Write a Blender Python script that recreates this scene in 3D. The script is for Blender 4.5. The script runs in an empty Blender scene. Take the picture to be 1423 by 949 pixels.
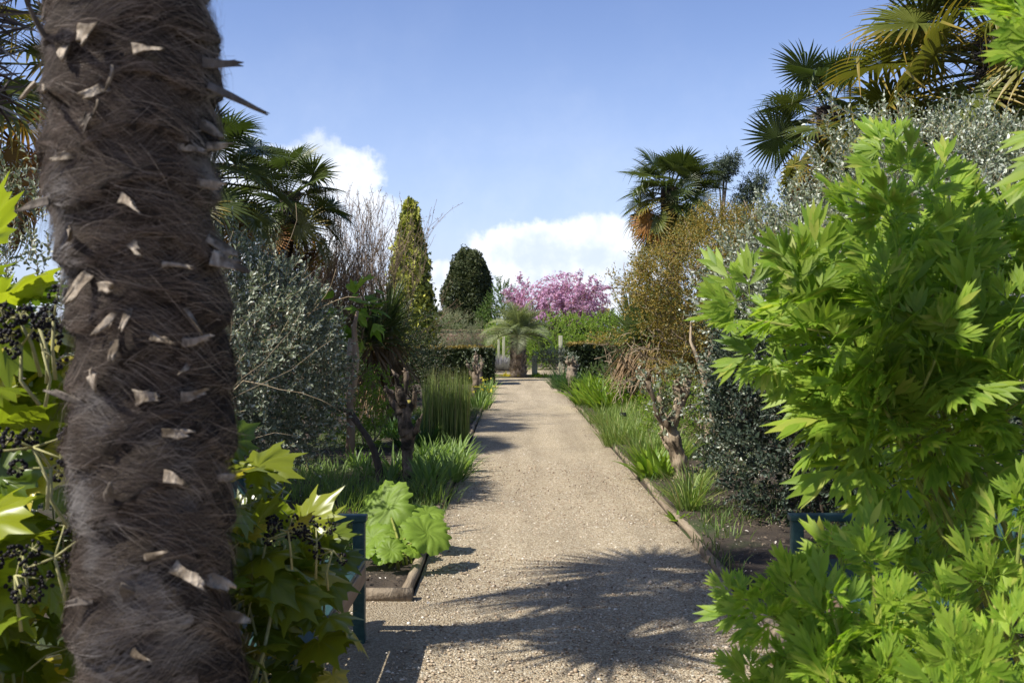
import bpy, math, random
import numpy as np
from mathutils import Matrix, Vector, Euler
R = math.radians
PI = math.pi
SC = bpy.context.scene
COL = SC.collection

# ------------------------------------------------------------------ camera
FP = 1383.0          # focal length in photograph pixels (35 mm lens, 1423 px wide)
CAMZ = 1.6
cam = bpy.data.cameras.new('camera')
cam.lens = 35.0; cam.sensor_width = 36.0; cam.sensor_fit = 'HORIZONTAL'
cam.clip_start = 0.05; cam.clip_end = 2000
cam.dof.use_dof = True; cam.dof.focus_distance = 11.0; cam.dof.aperture_fstop = 8.0
camo = bpy.data.objects.new('camera', cam); COL.objects.link(camo)
camo.location = (0, 0, CAMZ); camo.rotation_euler = (R(90 - 0.48), 0, 0)
SC.camera = camo
# ------------------------------------------------------------------ sun, sky, exposure
SUN_E, SUN_T = R(50), R(27)      # elevation; angle the sun stands behind the camera, from the left
SUNV = Vector((-math.cos(SUN_E)*math.cos(SUN_T), -math.cos(SUN_E)*math.sin(SUN_T), math.sin(SUN_E)))
sun = bpy.data.lights.new('sun', 'SUN'); sun.energy = 5.0; sun.angle = R(0.53); sun.color = (1.0, 0.95, 0.85)
suno = bpy.data.objects.new('sun', sun); COL.objects.link(suno)
suno.rotation_euler = SUNV.to_track_quat('Z', 'Y').to_euler()
SC.view_settings.view_transform = 'Standard'; SC.view_settings.look = 'None'
SC.view_settings.exposure = 0.46; SC.view_settings.gamma = 1.0
SC.view_settings.use_curve_mapping = False
SC.render.engine = 'CYCLES'
SC.cycles.max_bounces = 6; SC.cycles.diffuse_bounces = 3; SC.cycles.glossy_bounces = 2
SC.cycles.transmission_bounces = 3; SC.cycles.transparent_max_bounces = 4
SC.cycles.caustics_reflective = False; SC.cycles.caustics_refractive = False
SC.cycles.use_denoising = True

class NT:
    """tiny helper for node trees"""
    def __init__(s, tree): s.t = tree; s.n = tree.nodes; s.l = tree.links
    def new(s, kind, **kw):
        nd = s.n.new(kind)
        for k, v in kw.items(): setattr(nd, k, v)
        return nd
    def put(s, sock, v):
        if v is None: return
        if hasattr(v, 'links') or hasattr(v, 'is_output'): s.l.new(v, sock)
        else: sock.default_value = v
    def math(s, op, a, b=None, c=None, clamp=False):
        nd = s.new('ShaderNodeMath', operation=op); nd.use_clamp = clamp
        for i, v in enumerate((a, b, c)):
            if v is not None: s.put(nd.inputs[i], v)
        return nd.outputs[0]
    def mixc(s, f, a, b, mode='MIX'):
        nd = s.new('ShaderNodeMix', data_type='RGBA', blend_type=mode)
        s.put(nd.inputs[0], f); s.put(nd.inputs[6], a if not isinstance(a, tuple) else (*a[:3], 1)); s.put(nd.inputs[7], b if not isinstance(b, tuple) else (*b[:3], 1))
        return nd.outputs[2]
    def ss(s, x, a, b):
        nd = s.new('ShaderNodeMapRange', interpolation_type='SMOOTHSTEP'); nd.clamp = True
        s.put(nd.inputs[0], x); s.put(nd.inputs[1], a); s.put(nd.inputs[2], b)
        return nd.outputs[0]
    def noise(s, vec, scale, detail=3, rough=.55, out=0):
        nd = s.new('ShaderNodeTexNoise'); s.put(nd.inputs['Vector'], vec)
        nd.inputs['Scale'].default_value = scale; nd.inputs['Detail'].default_value = detail; nd.inputs['Roughness'].default_value = rough
        return nd.outputs[out]
    def ramp(s, f, stops):
        nd = s.new('ShaderNodeValToRGB'); e = nd.color_ramp.elements
        while len(e) < len(stops): e.new(0.5)
        for k, (p, c) in enumerate(stops): e[k].position = p; e[k].color = (*c[:3], 1)
        s.put(nd.inputs[0], f)
        return nd.outputs[0]

world = bpy.data.worlds.new('World'); SC.world = world; world.use_nodes = True
W = NT(world.node_tree)
bg = W.n['Background']; bg.inputs[1].default_value = 0.098
sky = W.new('ShaderNodeTexSky', sky_type='NISHITA'); sky.sun_disc = False
sky.sun_elevation = SUN_E; sky.sun_rotation = R(270) - SUN_T
sky.air_density = 1.0; sky.dust_density = 1.3; sky.ozone_density = 3.2
tc = W.new('ShaderNodeTexCoord'); vdir = tc.outputs['Generated']
sep = W.new('ShaderNodeSeparateXYZ'); W.l.new(vdir, sep.inputs[0])
yy = W.math('MAXIMUM', sep.outputs[1], 0.02)
cu = W.math('DIVIDE', sep.outputs[0], yy); cv = W.math('DIVIDE', sep.outputs[2], yy)
nz = W.noise(vdir, 13.0, 8, .62); nz2 = W.noise(vdir, 46.0, 5, .6)
turb = W.math('ADD', W.math('MULTIPLY', W.math('SUBTRACT', nz, .5), 1.5), W.math('MULTIPLY', W.math('SUBTRACT', nz2, .5), .45))
def cloud_bank(u0, v0, ru, rv):     # a bank of cumulus at a compass direction and height
    a = W.math('DIVIDE', W.math('SUBTRACT', cu, u0), ru); b = W.math('DIVIDE', W.math('SUBTRACT', cv, v0), rv)
    return W.math('SUBTRACT', 1.0, W.math('SQRT', W.math('ADD', W.math('MULTIPLY', a, a), W.math('MULTIPLY', b, b))))
banks = [(-.200, .142, .074, .062), (-.285, .13, .06, .075), (-.165, .105, .06, .05), (.078, .082, .066, .040), (.02, .060, .10, .055), (.10, .045, .08, .04), (-.045, .045, .09, .035)]
mx = None
for b in banks:
    c = cloud_bank(*b); mx = c if mx is None else W.math('MAXIMUM', mx, c)
body = W.math('ADD', mx, W.math('MULTIPLY', turb, .85))
cmask = W.ss(body, .03, .27)
# thin haze near the horizon and faint cirrus
veil = W.math('MULTIPLY', W.ss(W.noise(vdir, 5.0, 6, .65), .42, .8), W.ss(cv, .42, .05))
veil = W.math('MULTIPLY', veil, .22)
shade = W.ss(W.noise(vdir, 22.0, 4, .55), .35, .7)
ccol = W.mixc(shade, (6.2, 6.9, 8.2), (10.2, 10.2, 10.2))
skyc = W.mixc(1.0, sky.outputs[0], (1.23, 1.17, 1.36), 'MULTIPLY')
skyc = W.mixc(W.math('MULTIPLY', W.ss(cv, .36, .03), .42), skyc, (5.6, 6.9, 9.6))
skyc = W.mixc(veil, skyc, (7.6, 8.2, 9.2))
skyc = W.mixc(W.math('MULTIPLY', cmask, .74), skyc, ccol)
zen = W.ss(sep.outputs[2], .31, .65)          # deeper blue overhead
skyc = W.mixc(W.math('MULTIPLY', zen, .72), skyc, (.50, .85, 1.7))
W.l.new(skyc, bg.inputs[0])

# ------------------------------------------------------------------ helpers: meshes
def rng_(s): return np.random.default_rng(s)
def unit(v): v = np.asarray(v, float); return v/np.maximum(np.linalg.norm(v, axis=-1, keepdims=True), 1e-9)
def at(px, py, d): return np.array([(px-711.5)/FP*d, d, CAMZ-(py-463.0)/FP*d])
def gnd(px, py, z=0.0):
    d = (CAMZ-z)*FP/(py-463.0); return np.array([(px-711.5)/FP*d, d, z])
def n3(P, s=0):      # cheap smooth noise in about -1..1
    P = np.asarray(P, float); r = rng_(1000+s); o = 0
    for k in range(5):
        w = unit(r.normal(size=3))*(1+.55*k); o = o+np.sin(P@w+r.uniform(0, 6.28))/(1+.3*k)
    return o/2.2

class MB:
    def __init__(s): s.V = []; s.F = {3: [], 4: []}; s.T = []; s.n = 0
    def add(s, V, F, t=None):
        V = np.asarray(V, float).reshape(-1, 3)
        if isinstance(F, np.ndarray): F = [F]
        for f in F:
            f = np.asarray(f, np.int64)
            if f.size: s.F[f.shape[1]].append(f+s.n)
        s.V.append(V); s.T.append(np.zeros(len(V)) if t is None else np.asarray(t, float).ravel()); s.n += len(V)
    def box(s, c, sz, rot=None, bev=0.0):
        x, y, z = np.array(sz)/2.0; b = min(bev, x*.9, y*.9, z*.9)
        if b <= 0:
            v = np.array([[i*x, j*y, k*z] for k in (-1, 1) for j in (-1, 1) for i in (-1, 1)])
            f = np.array([[0, 2, 3, 1], [4, 5, 7, 6], [0, 1, 5, 4], [2, 6, 7, 3], [0, 4, 6, 2], [1, 3, 7, 5]])
            fs = [f]
        else:
            bm = __import__('bmesh').new(); __import__('bmesh').ops.create_cube(bm, size=1)
            for q in bm.verts: q.co = (q.co.x*2*x, q.co.y*2*y, q.co.z*2*z)
            __import__('bmesh').ops.bevel(bm, geom=bm.edges[:], offset=b, segments=2, profile=.6, affect='EDGES')
            bm.verts.index_update(); v = np.array([q.co[:] for q in bm.verts])
            fs = [np.array([[l.index for l in p.verts] for p in bm.faces if len(p.verts) == k]) for k in (3, 4)]
            bm.free()
        if rot is not None: v = v@np.array(rot).T
        s.add(v+np.array(c), fs)
    def tube(s, pts, rad, n=6, cap=True, wob=0.0, rng=None, t=None):
        pts = np.asarray(pts, float); m = len(pts); rad = np.broadcast_to(np.asarray(rad, float), (m,))
        tan = unit(np.gradient(pts, axis=0)); ref = np.array([0., 0, 1]) if abs(tan[0, 2]) < .9 else np.array([1., 0, 0])
        U = []; u = unit(np.cross(ref, tan[0]))
        for k in range(m):
            u = unit(u-tan[k]*np.dot(u, tan[k])); U.append(u)
        U = np.array(U); B = np.cross(tan, U); a = np.arange(n)/n*2*PI
        rr = rad[:, None]*np.ones((1, n))
        if wob and rng is not None: rr = rr*(1+wob*rng.uniform(-1, 1, (m, n)))
        V = pts[:, None]+rr[..., None]*(np.cos(a)[None, :, None]*U[:, None]+np.sin(a)[None, :, None]*B[:, None])
        i = np.arange(m-1)[:, None]*n; j = np.arange(n)[None]; j2 = (j+1) % n
        F = np.stack([i+j, i+j2, i+n+j2, i+n+j], -1).reshape(-1, 4)
        V = V.reshape(-1, 3); tt = np.repeat(np.linspace(0, 1, m) if t is None else np.broadcast_to(t, (m,)), n); fs = [F]
        if cap:
            V = np.vstack([V, pts[:1], pts[-1:]]); q = m*n; jj = np.arange(n); tt = np.append(tt, [tt[0], tt[-1]])
            fs.append(np.stack([np.full(n, q), (jj+1) % n, jj], -1)); fs.append(np.stack([np.full(n, q+1), (m-1)*n+jj, (m-1)*n+(jj+1) % n], -1))
        s.add(V, fs, tt)
    def inst(s, tv, tf, P, Y, N, S, tt=None, t=None):
        """template (y = leaf axis, z = face normal) copied to points P"""
        P = np.asarray(P, float); k = len(P)
        if k == 0: return
        Y = unit(Y); X = unit(np.cross(Y, N)); Z = np.cross(X, Y); S = np.broadcast_to(np.asarray(S, float).reshape(-1, 1) if np.ndim(S) < 2 else S, (k, 1) if np.ndim(S) < 2 else (k, 3))
        if S.shape[1] == 1: S = np.repeat(S, 3, 1)
        V = P[:, None]+tv[None, :, 0:1]*(X*S[:, 0:1])[:, None]+tv[None, :, 1:2]*(Y*S[:, 1:2])[:, None]+tv[None, :, 2:3]*(Z*S[:, 2:3])[:, None]
        m = len(tv); fs = []
        for f in (tf if isinstance(tf, list) else [tf]): fs.append((f[None]+(np.arange(k)*m)[:, None, None]).reshape(-1, f.shape[1]))
        if t is not None: T = np.repeat(np.asarray(t, float), m)
        elif tt is not None: T = np.tile(tt, k)
        else: T = None
        s.add(V.reshape(-1, 3), fs, T)
    def mesh(s, name, mat, off=(0, 0, 0), smooth=False):
        me = bpy.data.meshes.new(name); V = np.vstack(s.V)-np.asarray(off, float)
        F3 = np.vstack(s.F[3]) if s.F[3] else np.zeros((0, 3), np.int64); F4 = np.vstack(s.F[4]) if s.F[4] else np.zeros((0, 4), np.int64)
        me.vertices.add(len(V)); me.vertices.foreach_set('co', V.astype(np.float32).ravel())
        L = np.concatenate([F3.ravel(), F4.ravel()]).astype(np.int32); me.loops.add(len(L)); me.loops.foreach_set('vertex_index', L)
        st = np.concatenate([np.arange(len(F3))*3, len(F3)*3+np.arange(len(F4))*4]).astype(np.int32)
        me.polygons.add(len(st)); me.polygons.foreach_set('loop_start', st)
        if smooth: me.polygons.foreach_set('use_smooth', np.ones(len(st), bool))
        a = me.attributes.new('t', 'FLOAT', 'POINT'); a.data.foreach_set('value', np.concatenate(s.T).astype(np.float32))
        me.update(calc_edges=True); me.validate()
        if mat: me.materials.append(mat)
        return me
    def build(s, name, mat, parent=None, smooth=False, loc=None):
        root = parent
        while root is not None and root.parent is not None: root = root.parent
        off = np.array(root.location) if root is not None else (np.array(loc, float) if loc is not None else np.zeros(3))
        o = bpy.data.objects.new(name, s.mesh(name, mat, off, smooth)); COL.objects.link(o)
        if parent is not None: o.parent = parent
        elif loc is not None: o.location = loc
        return o

def tag(o, label=None, cat=None, group=None, kind=None):
    if label: o['label'] = label
    if cat: o['category'] = cat
    if group: o['group'] = group
    if kind: o['kind'] = kind
    return o
def thing(name, label, cat, loc, group=None):
    o = bpy.data.objects.new(name, None); COL.objects.link(o); o.location = tuple(float(q) for q in loc); o.empty_display_size = .1
    return tag(o, label, cat, group)

# ------------------------------------------------------------------ helpers: materials
def leaf_mat(name, c1, c2, tr=.35, rough=.5, tip=None, tip_at=(.6, 1.0), spec=.4, c3=None, c3_at=.88, patch=.0, scale=3.0, obrand=False, trc=1.5):
    m = bpy.data.materials.new(name); m.use_nodes = True; N = NT(m.node_tree); p = N.n['Principled BSDF']; out = N.n['Material Output']
    if obrand: rnd = N.new('ShaderNodeObjectInfo').outputs['Random']
    else: rnd = N.new('ShaderNodeNewGeometry').outputs['Random Per Island']
    col = N.mixc(rnd, c1, c2)
    if c3: col = N.mixc(N.ss(N.math('FRACT', N.math('MULTIPLY', rnd, 7.31)), c3_at, c3_at+.03), col, c3)
    g = N.new('ShaderNodeTexCoord').outputs['Object']
    nz = N.noise(g, scale, 3); col = N.mixc(.75, col, N.mixc(nz, (.45, .45, .45), (1.5, 1.5, 1.5)), 'MULTIPLY')
    if tip:
        at_ = N.new('ShaderNodeAttribute', attribute_name='t').outputs['Fac']
        nf = N.math('ADD', at_, N.math('MULTIPLY', N.math('SUBTRACT', N.noise(g, 9.0, 2), .5), .35))
        col = N.mixc(N.ss(nf, *tip_at), col, tip)
    N.l.new(col, p.inputs['Base Color']); p.inputs['Roughness'].default_value = rough; p.inputs['Specular IOR Level'].default_value = spec
    if tr > 0:
        t = N.new('ShaderNodeBsdfTranslucent'); N.l.new(N.mixc(1.0, col, (trc, trc*1.05, trc*.55), 'MULTIPLY'), t.inputs[0])
        mx = N.new('ShaderNodeMixShader'); mx.inputs[0].default_value = tr; N.l.new(p.outputs[0], mx.inputs[1]); N.l.new(t.outputs[0], mx.inputs[2]); N.l.new(mx.outputs[0], out.inputs[0])
    return m
def bark_mat(name, c1, c2, scale=14.0, bump=.6, stretch=(1, 1, .25), rough=.85, c3=None, c3amt=(.55, .7)):
    m = bpy.data.materials.new(name); m.use_nodes = True; N = NT(m.node_tree); p = N.n['Principled BSDF']
    g = N.new('ShaderNodeTexCoord').outputs['Object']; mp = N.new('ShaderNodeMapping'); mp.inputs['Scale'].default_value = stretch; N.l.new(g, mp.inputs[0])
    a = N.noise(mp.outputs[0], scale, 6, .65); b = N.noise(mp.outputs[0], scale*3.3, 4, .6)
    col = N.mixc(N.ss(a, .3, .7), c1, c2)
    if c3: col = N.mixc(N.ss(N.noise(g, scale*.35, 4), *c3amt), col, c3)
    col = N.mixc(.6, col, N.mixc(b, (.5, .5, .5), (1.45, 1.45, 1.45)), 'MULTIPLY')
    N.l.new(col, p.inputs['Base Color']); p.inputs['Roughness'].default_value = rough; p.inputs['Specular IOR Level'].default_value = .2
    bp = N.new('ShaderNodeBump'); bp.inputs['Strength'].default_value = bump; bp.inputs['Distance'].default_value = .02
    N.l.new(N.math('ADD', a, N.math('MULTIPLY', b, .5)), bp.inputs['Height']); N.l.new(bp.outputs[0], p.inputs['Normal'])
    return m

M = {}
M['palm'] = leaf_mat('palm_leaf', (.050, .078, .020), (.095, .120, .030), .22, .38, tip=(.20, .16, .045), tip_at=(.92, 1.1), spec=.5, obrand=True)
M['palm_yellow'] = leaf_mat('palm_leaf_yellow', (.085, .115, .022), (.17, .165, .03), .25, .4, tip=(.33, .22, .04), tip_at=(.5, 1.05), obrand=True)
M['palm_orange'] = leaf_mat('palm_leaf_orange', (.22, .16, .03), (.34, .15, .025), .3, .5, tip=(.42, .17, .035), tip_at=(.3, .9), obrand=True)
M['palm_dead'] = leaf_mat('palm_leaf_dead', (.11, .075, .045), (.20, .13, .075), .15, .8, obrand=True)
M['silver'] = leaf_mat('silver_leaf', (.075, .10, .055), (.29, .33, .24), .15, .42, c3=(.60, .63, .54), c3_at=.82, scale=1.7)
M['silver_bright'] = leaf_mat('bright_silver_leaf', (.12, .16, .10), (.34, .38, .30), .18, .42, c3=(.62, .66, .58), c3_at=.70, scale=1.7)
M['silver_shaded'] = leaf_mat('shaded_silver_leaf', (.026, .044, .028), (.065, .092, .060), .12, .45, c3=(.12, .15, .115), c3_at=.93)  # shade on the silver shrub's lower side, put into the leaf colour
M['peony'] = leaf_mat('peony_leaf', (.165, .285, .026), (.32, .43, .052), .45, .5, scale=3.0, trc=1.6, c3=(.40, .45, .08), c3_at=.92)
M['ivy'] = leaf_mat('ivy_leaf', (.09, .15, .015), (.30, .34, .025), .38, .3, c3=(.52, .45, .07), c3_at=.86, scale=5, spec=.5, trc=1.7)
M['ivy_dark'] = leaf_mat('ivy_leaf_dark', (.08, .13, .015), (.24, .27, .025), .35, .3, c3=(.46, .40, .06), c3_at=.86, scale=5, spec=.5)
M['rodg'] = leaf_mat('round_leaf', (.15, .26, .03), (.25, .36, .045), .4, .55, scale=11)
M['lily'] = leaf_mat('lily_leaf', (.13, .24, .025), (.26, .36, .04), .4, .4, scale=4)
M['iris'] = leaf_mat('iris_leaf', (.14, .24, .06), (.27, .37, .11), .38, .45)
M['grass'] = leaf_mat('grass_blade', (.12, .21, .045), (.30, .37, .11), .38, .5, c3=(.45, .40, .20), c3_at=.9)
M['lowgrass'] = leaf_mat('low_grass', (.11, .19, .04), (.24, .32, .08), .35, .55, c3=(.36, .31, .15), c3_at=.93)
M['turf'] = leaf_mat('turf_blade', (.05, .10, .02), (.12, .18, .04), .3, .6, c3=(.30, .26, .12), c3_at=.93)
M['tuft'] = leaf_mat('dark_tuft', (.035, .09, .022), (.08, .16, .035), .3, .4)
M['reed'] = leaf_mat('reed_stem', (.10, .17, .045), (.30, .36, .10), .2, .5, tip=(.32, .28, .14), tip_at=(.82, 1.1), c3=(.26, .24, .11), c3_at=.9)
M['cordy'] = leaf_mat('strap_leaf', (.05, .085, .03), (.13, .17, .06), .25, .4)
M['cordy_dead'] = leaf_mat('strap_dead', (.15, .10, .055), (.30, .20, .11), .15, .8)
M['butia'] = leaf_mat('feather_leaf', (.20, .24, .12), (.34, .36, .20), .3, .45, obrand=True)
M['gold'] = leaf_mat('golden_leaf', (.21, .155, .032), (.37, .27, .060), .3, .5, c3=(.17, .19, .07), c3_at=.68, scale=1.6)
M['brownleaf'] = leaf_mat('brown_bud', (.16, .10, .06), (.28, .19, .12), .2, .7)
M['pink'] = leaf_mat('pink_blossom', (.45, .24, .44), (.68, .43, .66), .35, .7, scale=1.0)
M['yew'] = leaf_mat('yew_spray', (.030, .046, .014), (.070, .090, .026), .1, .6, c3=(.10, .11, .035), c3_at=.8, scale=.9)
M['yewbrown'] = leaf_mat('bare_spray', (.11, .08, .06), (.18, .14, .11), .1, .8)
M['conifer'] = leaf_mat('golden_spray', (.28, .31, .05), (.62, .61, .13), .15, .6, c3=(.05, .08, .02), c3_at=.7, scale=1.2)
M['hedge'] = leaf_mat('hedge_leaf', (.014, .028, .010), (.045, .065, .018), .12, .5, tip=(.24, .17, .03), tip_at=(.5, .95))
M['dark'] = leaf_mat('evergreen_leaf', (.022, .040, .014), (.055, .080, .025), .2, .4)
M['mid'] = leaf_mat('green_leaf', (.055, .11, .022), (.12, .19, .04), .35, .5, scale=1.5)
M['bright'] = leaf_mat('fresh_leaf', (.13, .24, .025), (.26, .36, .05), .4, .5, scale=1.5)
M['olive'] = leaf_mat('olive_leaf', (.14, .17, .09), (.26, .29, .17), .25, .6, scale=1.5)
M['euc'] = leaf_mat('eucalyptus_leaf', (.05, .075, .05), (.11, .14, .10), .2, .5)
M['lav'] = leaf_mat('lavender', (.22, .21, .25), (.33, .31, .37), .2, .8)
M['yflower'] = leaf_mat('yellow_flower', (.50, .42, .03), (.62, .55, .06), .3, .6)
M['lilac'] = leaf_mat('lilac_flower', (.42, .22, .34), (.60, .36, .48), .3, .6)
M['berry'] = bark_mat('black_berry', (.004, .0035, .005), (.014, .010, .014), 60, .1, (1, 1, 1), .5)
M['palestem'] = bark_mat('pale_stem', (.30, .30, .12), (.45, .42, .22), 30, .1)
M['greenstem'] = bark_mat('green_stem', (.16, .20, .04), (.30, .30, .08), 30, .1)
M['bark_pale'] = bark_mat('pale_bark', (.26, .195, .13), (.46, .375, .27), 14, 1.0, c3=(.12, .09, .06), c3amt=(.47, .62))
M['bark_pink'] = bark_mat('pinkish_bark', (.30, .21, .15), (.46, .35, .26), 10, .6, c3=(.16, .11, .07))
M['bark_knob'] = bark_mat('knobbly_bark', (.13, .10, .072), (.29, .225, .165), 16, 1.0, c3=(.045, .038, .03), c3amt=(.45, .6))
M['bark_dark'] = bark_mat('dark_bark', (.055, .042, .032), (.12, .095, .07), 12, .8)
M['bark_mid'] = bark_mat('brown_bark', (.16, .12, .085), (.30, .24, .18), 12, .8, c3=(.08, .06, .045))
M['twig'] = bark_mat('twig_bark', (.24, .18, .11), (.42, .34, .23), 12, .4)
M['twigbrown'] = bark_mat('brown_twig', (.18, .125, .085), (.33, .25, .18), 12, .4)
M['core'] = bark_mat('fibre_mat', (.030, .022, .017), (.075, .058, .046), 30, 1.0, (1, 1, 3.0))
M['log'] = bark_mat('weathered_log', (.17, .13, .09), (.33, .265, .19), 16, .7, (1, .12, 1), c3=(.12, .10, .075))
M['post'] = bark_mat('greenish_post', (.33, .34, .22), (.50, .49, .36), 12, .4, (1, 1, .15))
M['stub'] = bark_mat('cut_leaf_base', (.26, .205, .15), (.56, .48, .385), 55, .6, (1, 1, .3), .8, c3=(.11, .085, .06), c3amt=(.44, .60))
M['stub_dark'] = bark_mat('dark_leaf_base', (.09, .075, .06), (.20, .17, .145), 40, .5, (1, 1, .3), .8)
M['teal'] = bark_mat('teal_paint', (.026, .066, .066), (.045, .098, .096), 18, .25, (1, .2, 1), .45, c3=(.06, .09, .085), c3amt=(.6, .75))
M['railwood'] = bark_mat('bare_wood', (.25, .17, .115), (.36, .26, .18), 18, .3, (1, .1, 1), .7)
M['white'] = bark_mat('label_white', (.6, .6, .55), (.7, .7, .65), 30, .1)
M['black'] = bark_mat('label_black', (.015, .015, .02), (.03, .03, .035), 30, .1, rough=.4)
M['yellowtag'] = bark_mat('label_yellow', (.45, .38, .10), (.55, .48, .14), 30, .1)

def fibre_mat():
    m = bpy.data.materials.new('palm_fibre'); m.use_nodes = True; N = NT(m.node_tree); p = N.n['Principled BSDF']
    rnd = N.new('ShaderNodeNewGeometry').outputs['Random Per Island']; g = N.new('ShaderNodeTexCoord').outputs['Object']
    col = N.ramp(rnd, [(0, (.05, .036, .028)), (.4, (.125, .092, .072)), (.8, (.215, .168, .137)), (1, (.40, .34, .29))])
    grey = N.mixc(N.ss(N.noise(g, 4.5, 3), .50, .72), col, N.mixc(rnd, (.17, .155, .148), (.46, .435, .415)))
    col = N.mixc(.8, grey, N.mixc(N.noise(g, 9, 3), (.55, .55, .55), (1.4, 1.4, 1.4)), 'MULTIPLY')
    N.l.new(col, p.inputs['Base Color']); p.inputs['Roughness'].default_value = .7; p.inputs['Specular IOR Level'].default_value = .25
    return m
M['fibre'] = fibre_mat()

def gravel_mat(name='path_gravel'):
    m = bpy.data.materials.new(name); m.use_nodes = True; N = NT(m.node_tree); p = N.n['Principled BSDF']
    g = N.new('ShaderNodeTexCoord').outputs['Object']
    v = N.new('ShaderNodeTexVoronoi'); v.inputs['Scale'].default_value = 95; N.l.new(g, v.inputs['Vector'])
    v2 = N.new('ShaderNodeTexVoronoi'); v2.inputs['Scale'].default_value = 210; N.l.new(g, v2.inputs['Vector'])
    s = N.new('ShaderNodeSeparateColor'); N.l.new(v.outputs['Color'], s.inputs[0])
    s2 = N.new('ShaderNodeSeparateColor'); N.l.new(v2.outputs['Color'], s2.inputs[0])
    stops = [(0, (.14, .10, .062)), (.25, (.32, .245, .155)), (.5, (.46, .37, .25)), (.75, (.55, .465, .335)), (.93, (.66, .59, .46)), (1, (.82, .78, .68))]
    col = N.mixc(.35, N.ramp(s.outputs[0], stops), N.ramp(s2.outputs[0], stops))
    col = N.mixc(.9, col, N.mixc(N.noise(g, .9, 5), (.72, .71, .70), (1.22, 1.22, 1.2)), 'MULTIPLY')
    col = N.mixc(N.math('MULTIPLY', N.ss(N.noise(g, 3.2, 5), .58, .75), .35), col, (.20, .155, .105))
    edge = N.new('ShaderNodeSeparateXYZ'); N.l.new(g, edge.inputs[0]); ed = N.ss(N.math('ADD', N.math('ABSOLUTE', N.math('SUBTRACT', edge.outputs[0], .385)), N.math('MULTIPLY', N.noise(g, 2.5, 4), .35)), .95, 1.2)
    col = N.mixc(N.math('MULTIPLY', ed, .45), col, (.19, .15, .10))
    mpt = N.new('ShaderNodeMapping'); mpt.inputs['Scale'].default_value = (2.6, .22, 1); N.l.new(g, mpt.inputs[0])
    col = N.mixc(.8, col, N.mixc(N.ss(N.noise(mpt.outputs[0], 1.0, 4, .6), .3, .7), (.80, .79, .77), (1.14, 1.14, 1.13)), 'MULTIPLY')
    crack = N.ss(v.outputs['Distance'], .004, .0078)
    N.l.new(col, p.inputs['Base Color']); p.inputs['Roughness'].default_value = .75; p.inputs['Specular IOR Level'].default_value = .3
    bp = N.new('ShaderNodeBump'); bp.inputs['Strength'].default_value = .9; bp.inputs['Distance'].default_value = .012
    h = N.math('SUBTRACT', N.math('MULTIPLY', N.noise(g, 260, 2), .3), N.math('MULTIPLY', v.outputs['Distance'], 1.0))
    N.l.new(h, bp.inputs['Height']); N.l.new(bp.outputs[0], p.inputs['Normal'])
    return m
M['gravel'] = gravel_mat()
def pebble_mat():
    m = bpy.data.materials.new('pebble'); m.use_nodes = True; N = NT(m.node_tree); p = N.n['Principled BSDF']
    rnd = N.new('ShaderNodeNewGeometry').outputs['Random Per Island']
    N.l.new(N.ramp(rnd, [(0, (.13, .09, .06)), (.3, (.36, .27, .18)), (.6, (.50, .39, .28)), (.88, (.62, .54, .43)), (1, (.82, .78, .70))]), p.inputs['Base Color'])
    p.inputs['Roughness'].default_value = .7
    return m
M['pebble'] = pebble_mat()
def soil_mat():
    m = bpy.data.materials.new('bed_soil'); m.use_nodes = True; N = NT(m.node_tree); p = N.n['Principled BSDF']
    g = N.new('ShaderNodeTexCoord').outputs['Object']
    a = N.noise(g, 2.2, 6, .6); b = N.noise(g, 38, 5, .7)
    col = N.mixc(N.ss(a, .35, .7), (.050, .036, .026), (.105, .078, .055))
    col = N.mixc(N.ss(N.noise(g, .7, 4), .5, .66), col, (.06, .085, .025))
    col = N.mixc(.8, col, N.mixc(b, (.4, .4, .4), (1.6, 1.6, 1.6)), 'MULTIPLY')
    N.l.new(col, p.inputs['Base Color']); p.inputs['Roughness'].default_value = .95
    bp = N.new('ShaderNodeBump'); bp.inputs['Strength'].default_value = 1.0; bp.inputs['Distance'].default_value = .04
    N.l.new(b, bp.inputs['Height']); N.l.new(bp.outputs[0], p.inputs['Normal'])
    return m
M['soil'] = soil_mat()
def brick_mat():
    m = bpy.data.materials.new('old_brick'); m.use_nodes = True; N = NT(m.node_tree); p = N.n['Principled BSDF']
    g = N.new('ShaderNodeTexCoord').outputs['Object']; mp = N.new('ShaderNodeMapping'); mp.inputs['Rotation'].default_value = (R(90), 0, 0); N.l.new(g, mp.inputs[0])
    b = N.new('ShaderNodeTexBrick'); N.l.new(mp.outputs[0], b.inputs[0]); b.inputs['Scale'].default_value = 1.0
    b.inputs['Color1'].default_value = (.26, .13, .085, 1); b.inputs['Color2'].default_value = (.36, .20, .13, 1); b.inputs['Mortar'].default_value = (.36, .31, .26, 1)
    b.inputs['Brick Width'].default_value = .23; b.inputs['Row Height'].default_value = .075; b.inputs['Mortar Size'].default_value = .01
    N.l.new(N.mixc(.6, b.outputs[0], N.mixc(N.noise(g, 1.4, 5), (.6, .6, .6), (1.4, 1.35, 1.3)), 'MULTIPLY'), p.inputs['Base Color']); p.inputs['Roughness'].default_value = .9
    return m
M['brick'] = brick_mat()

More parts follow.
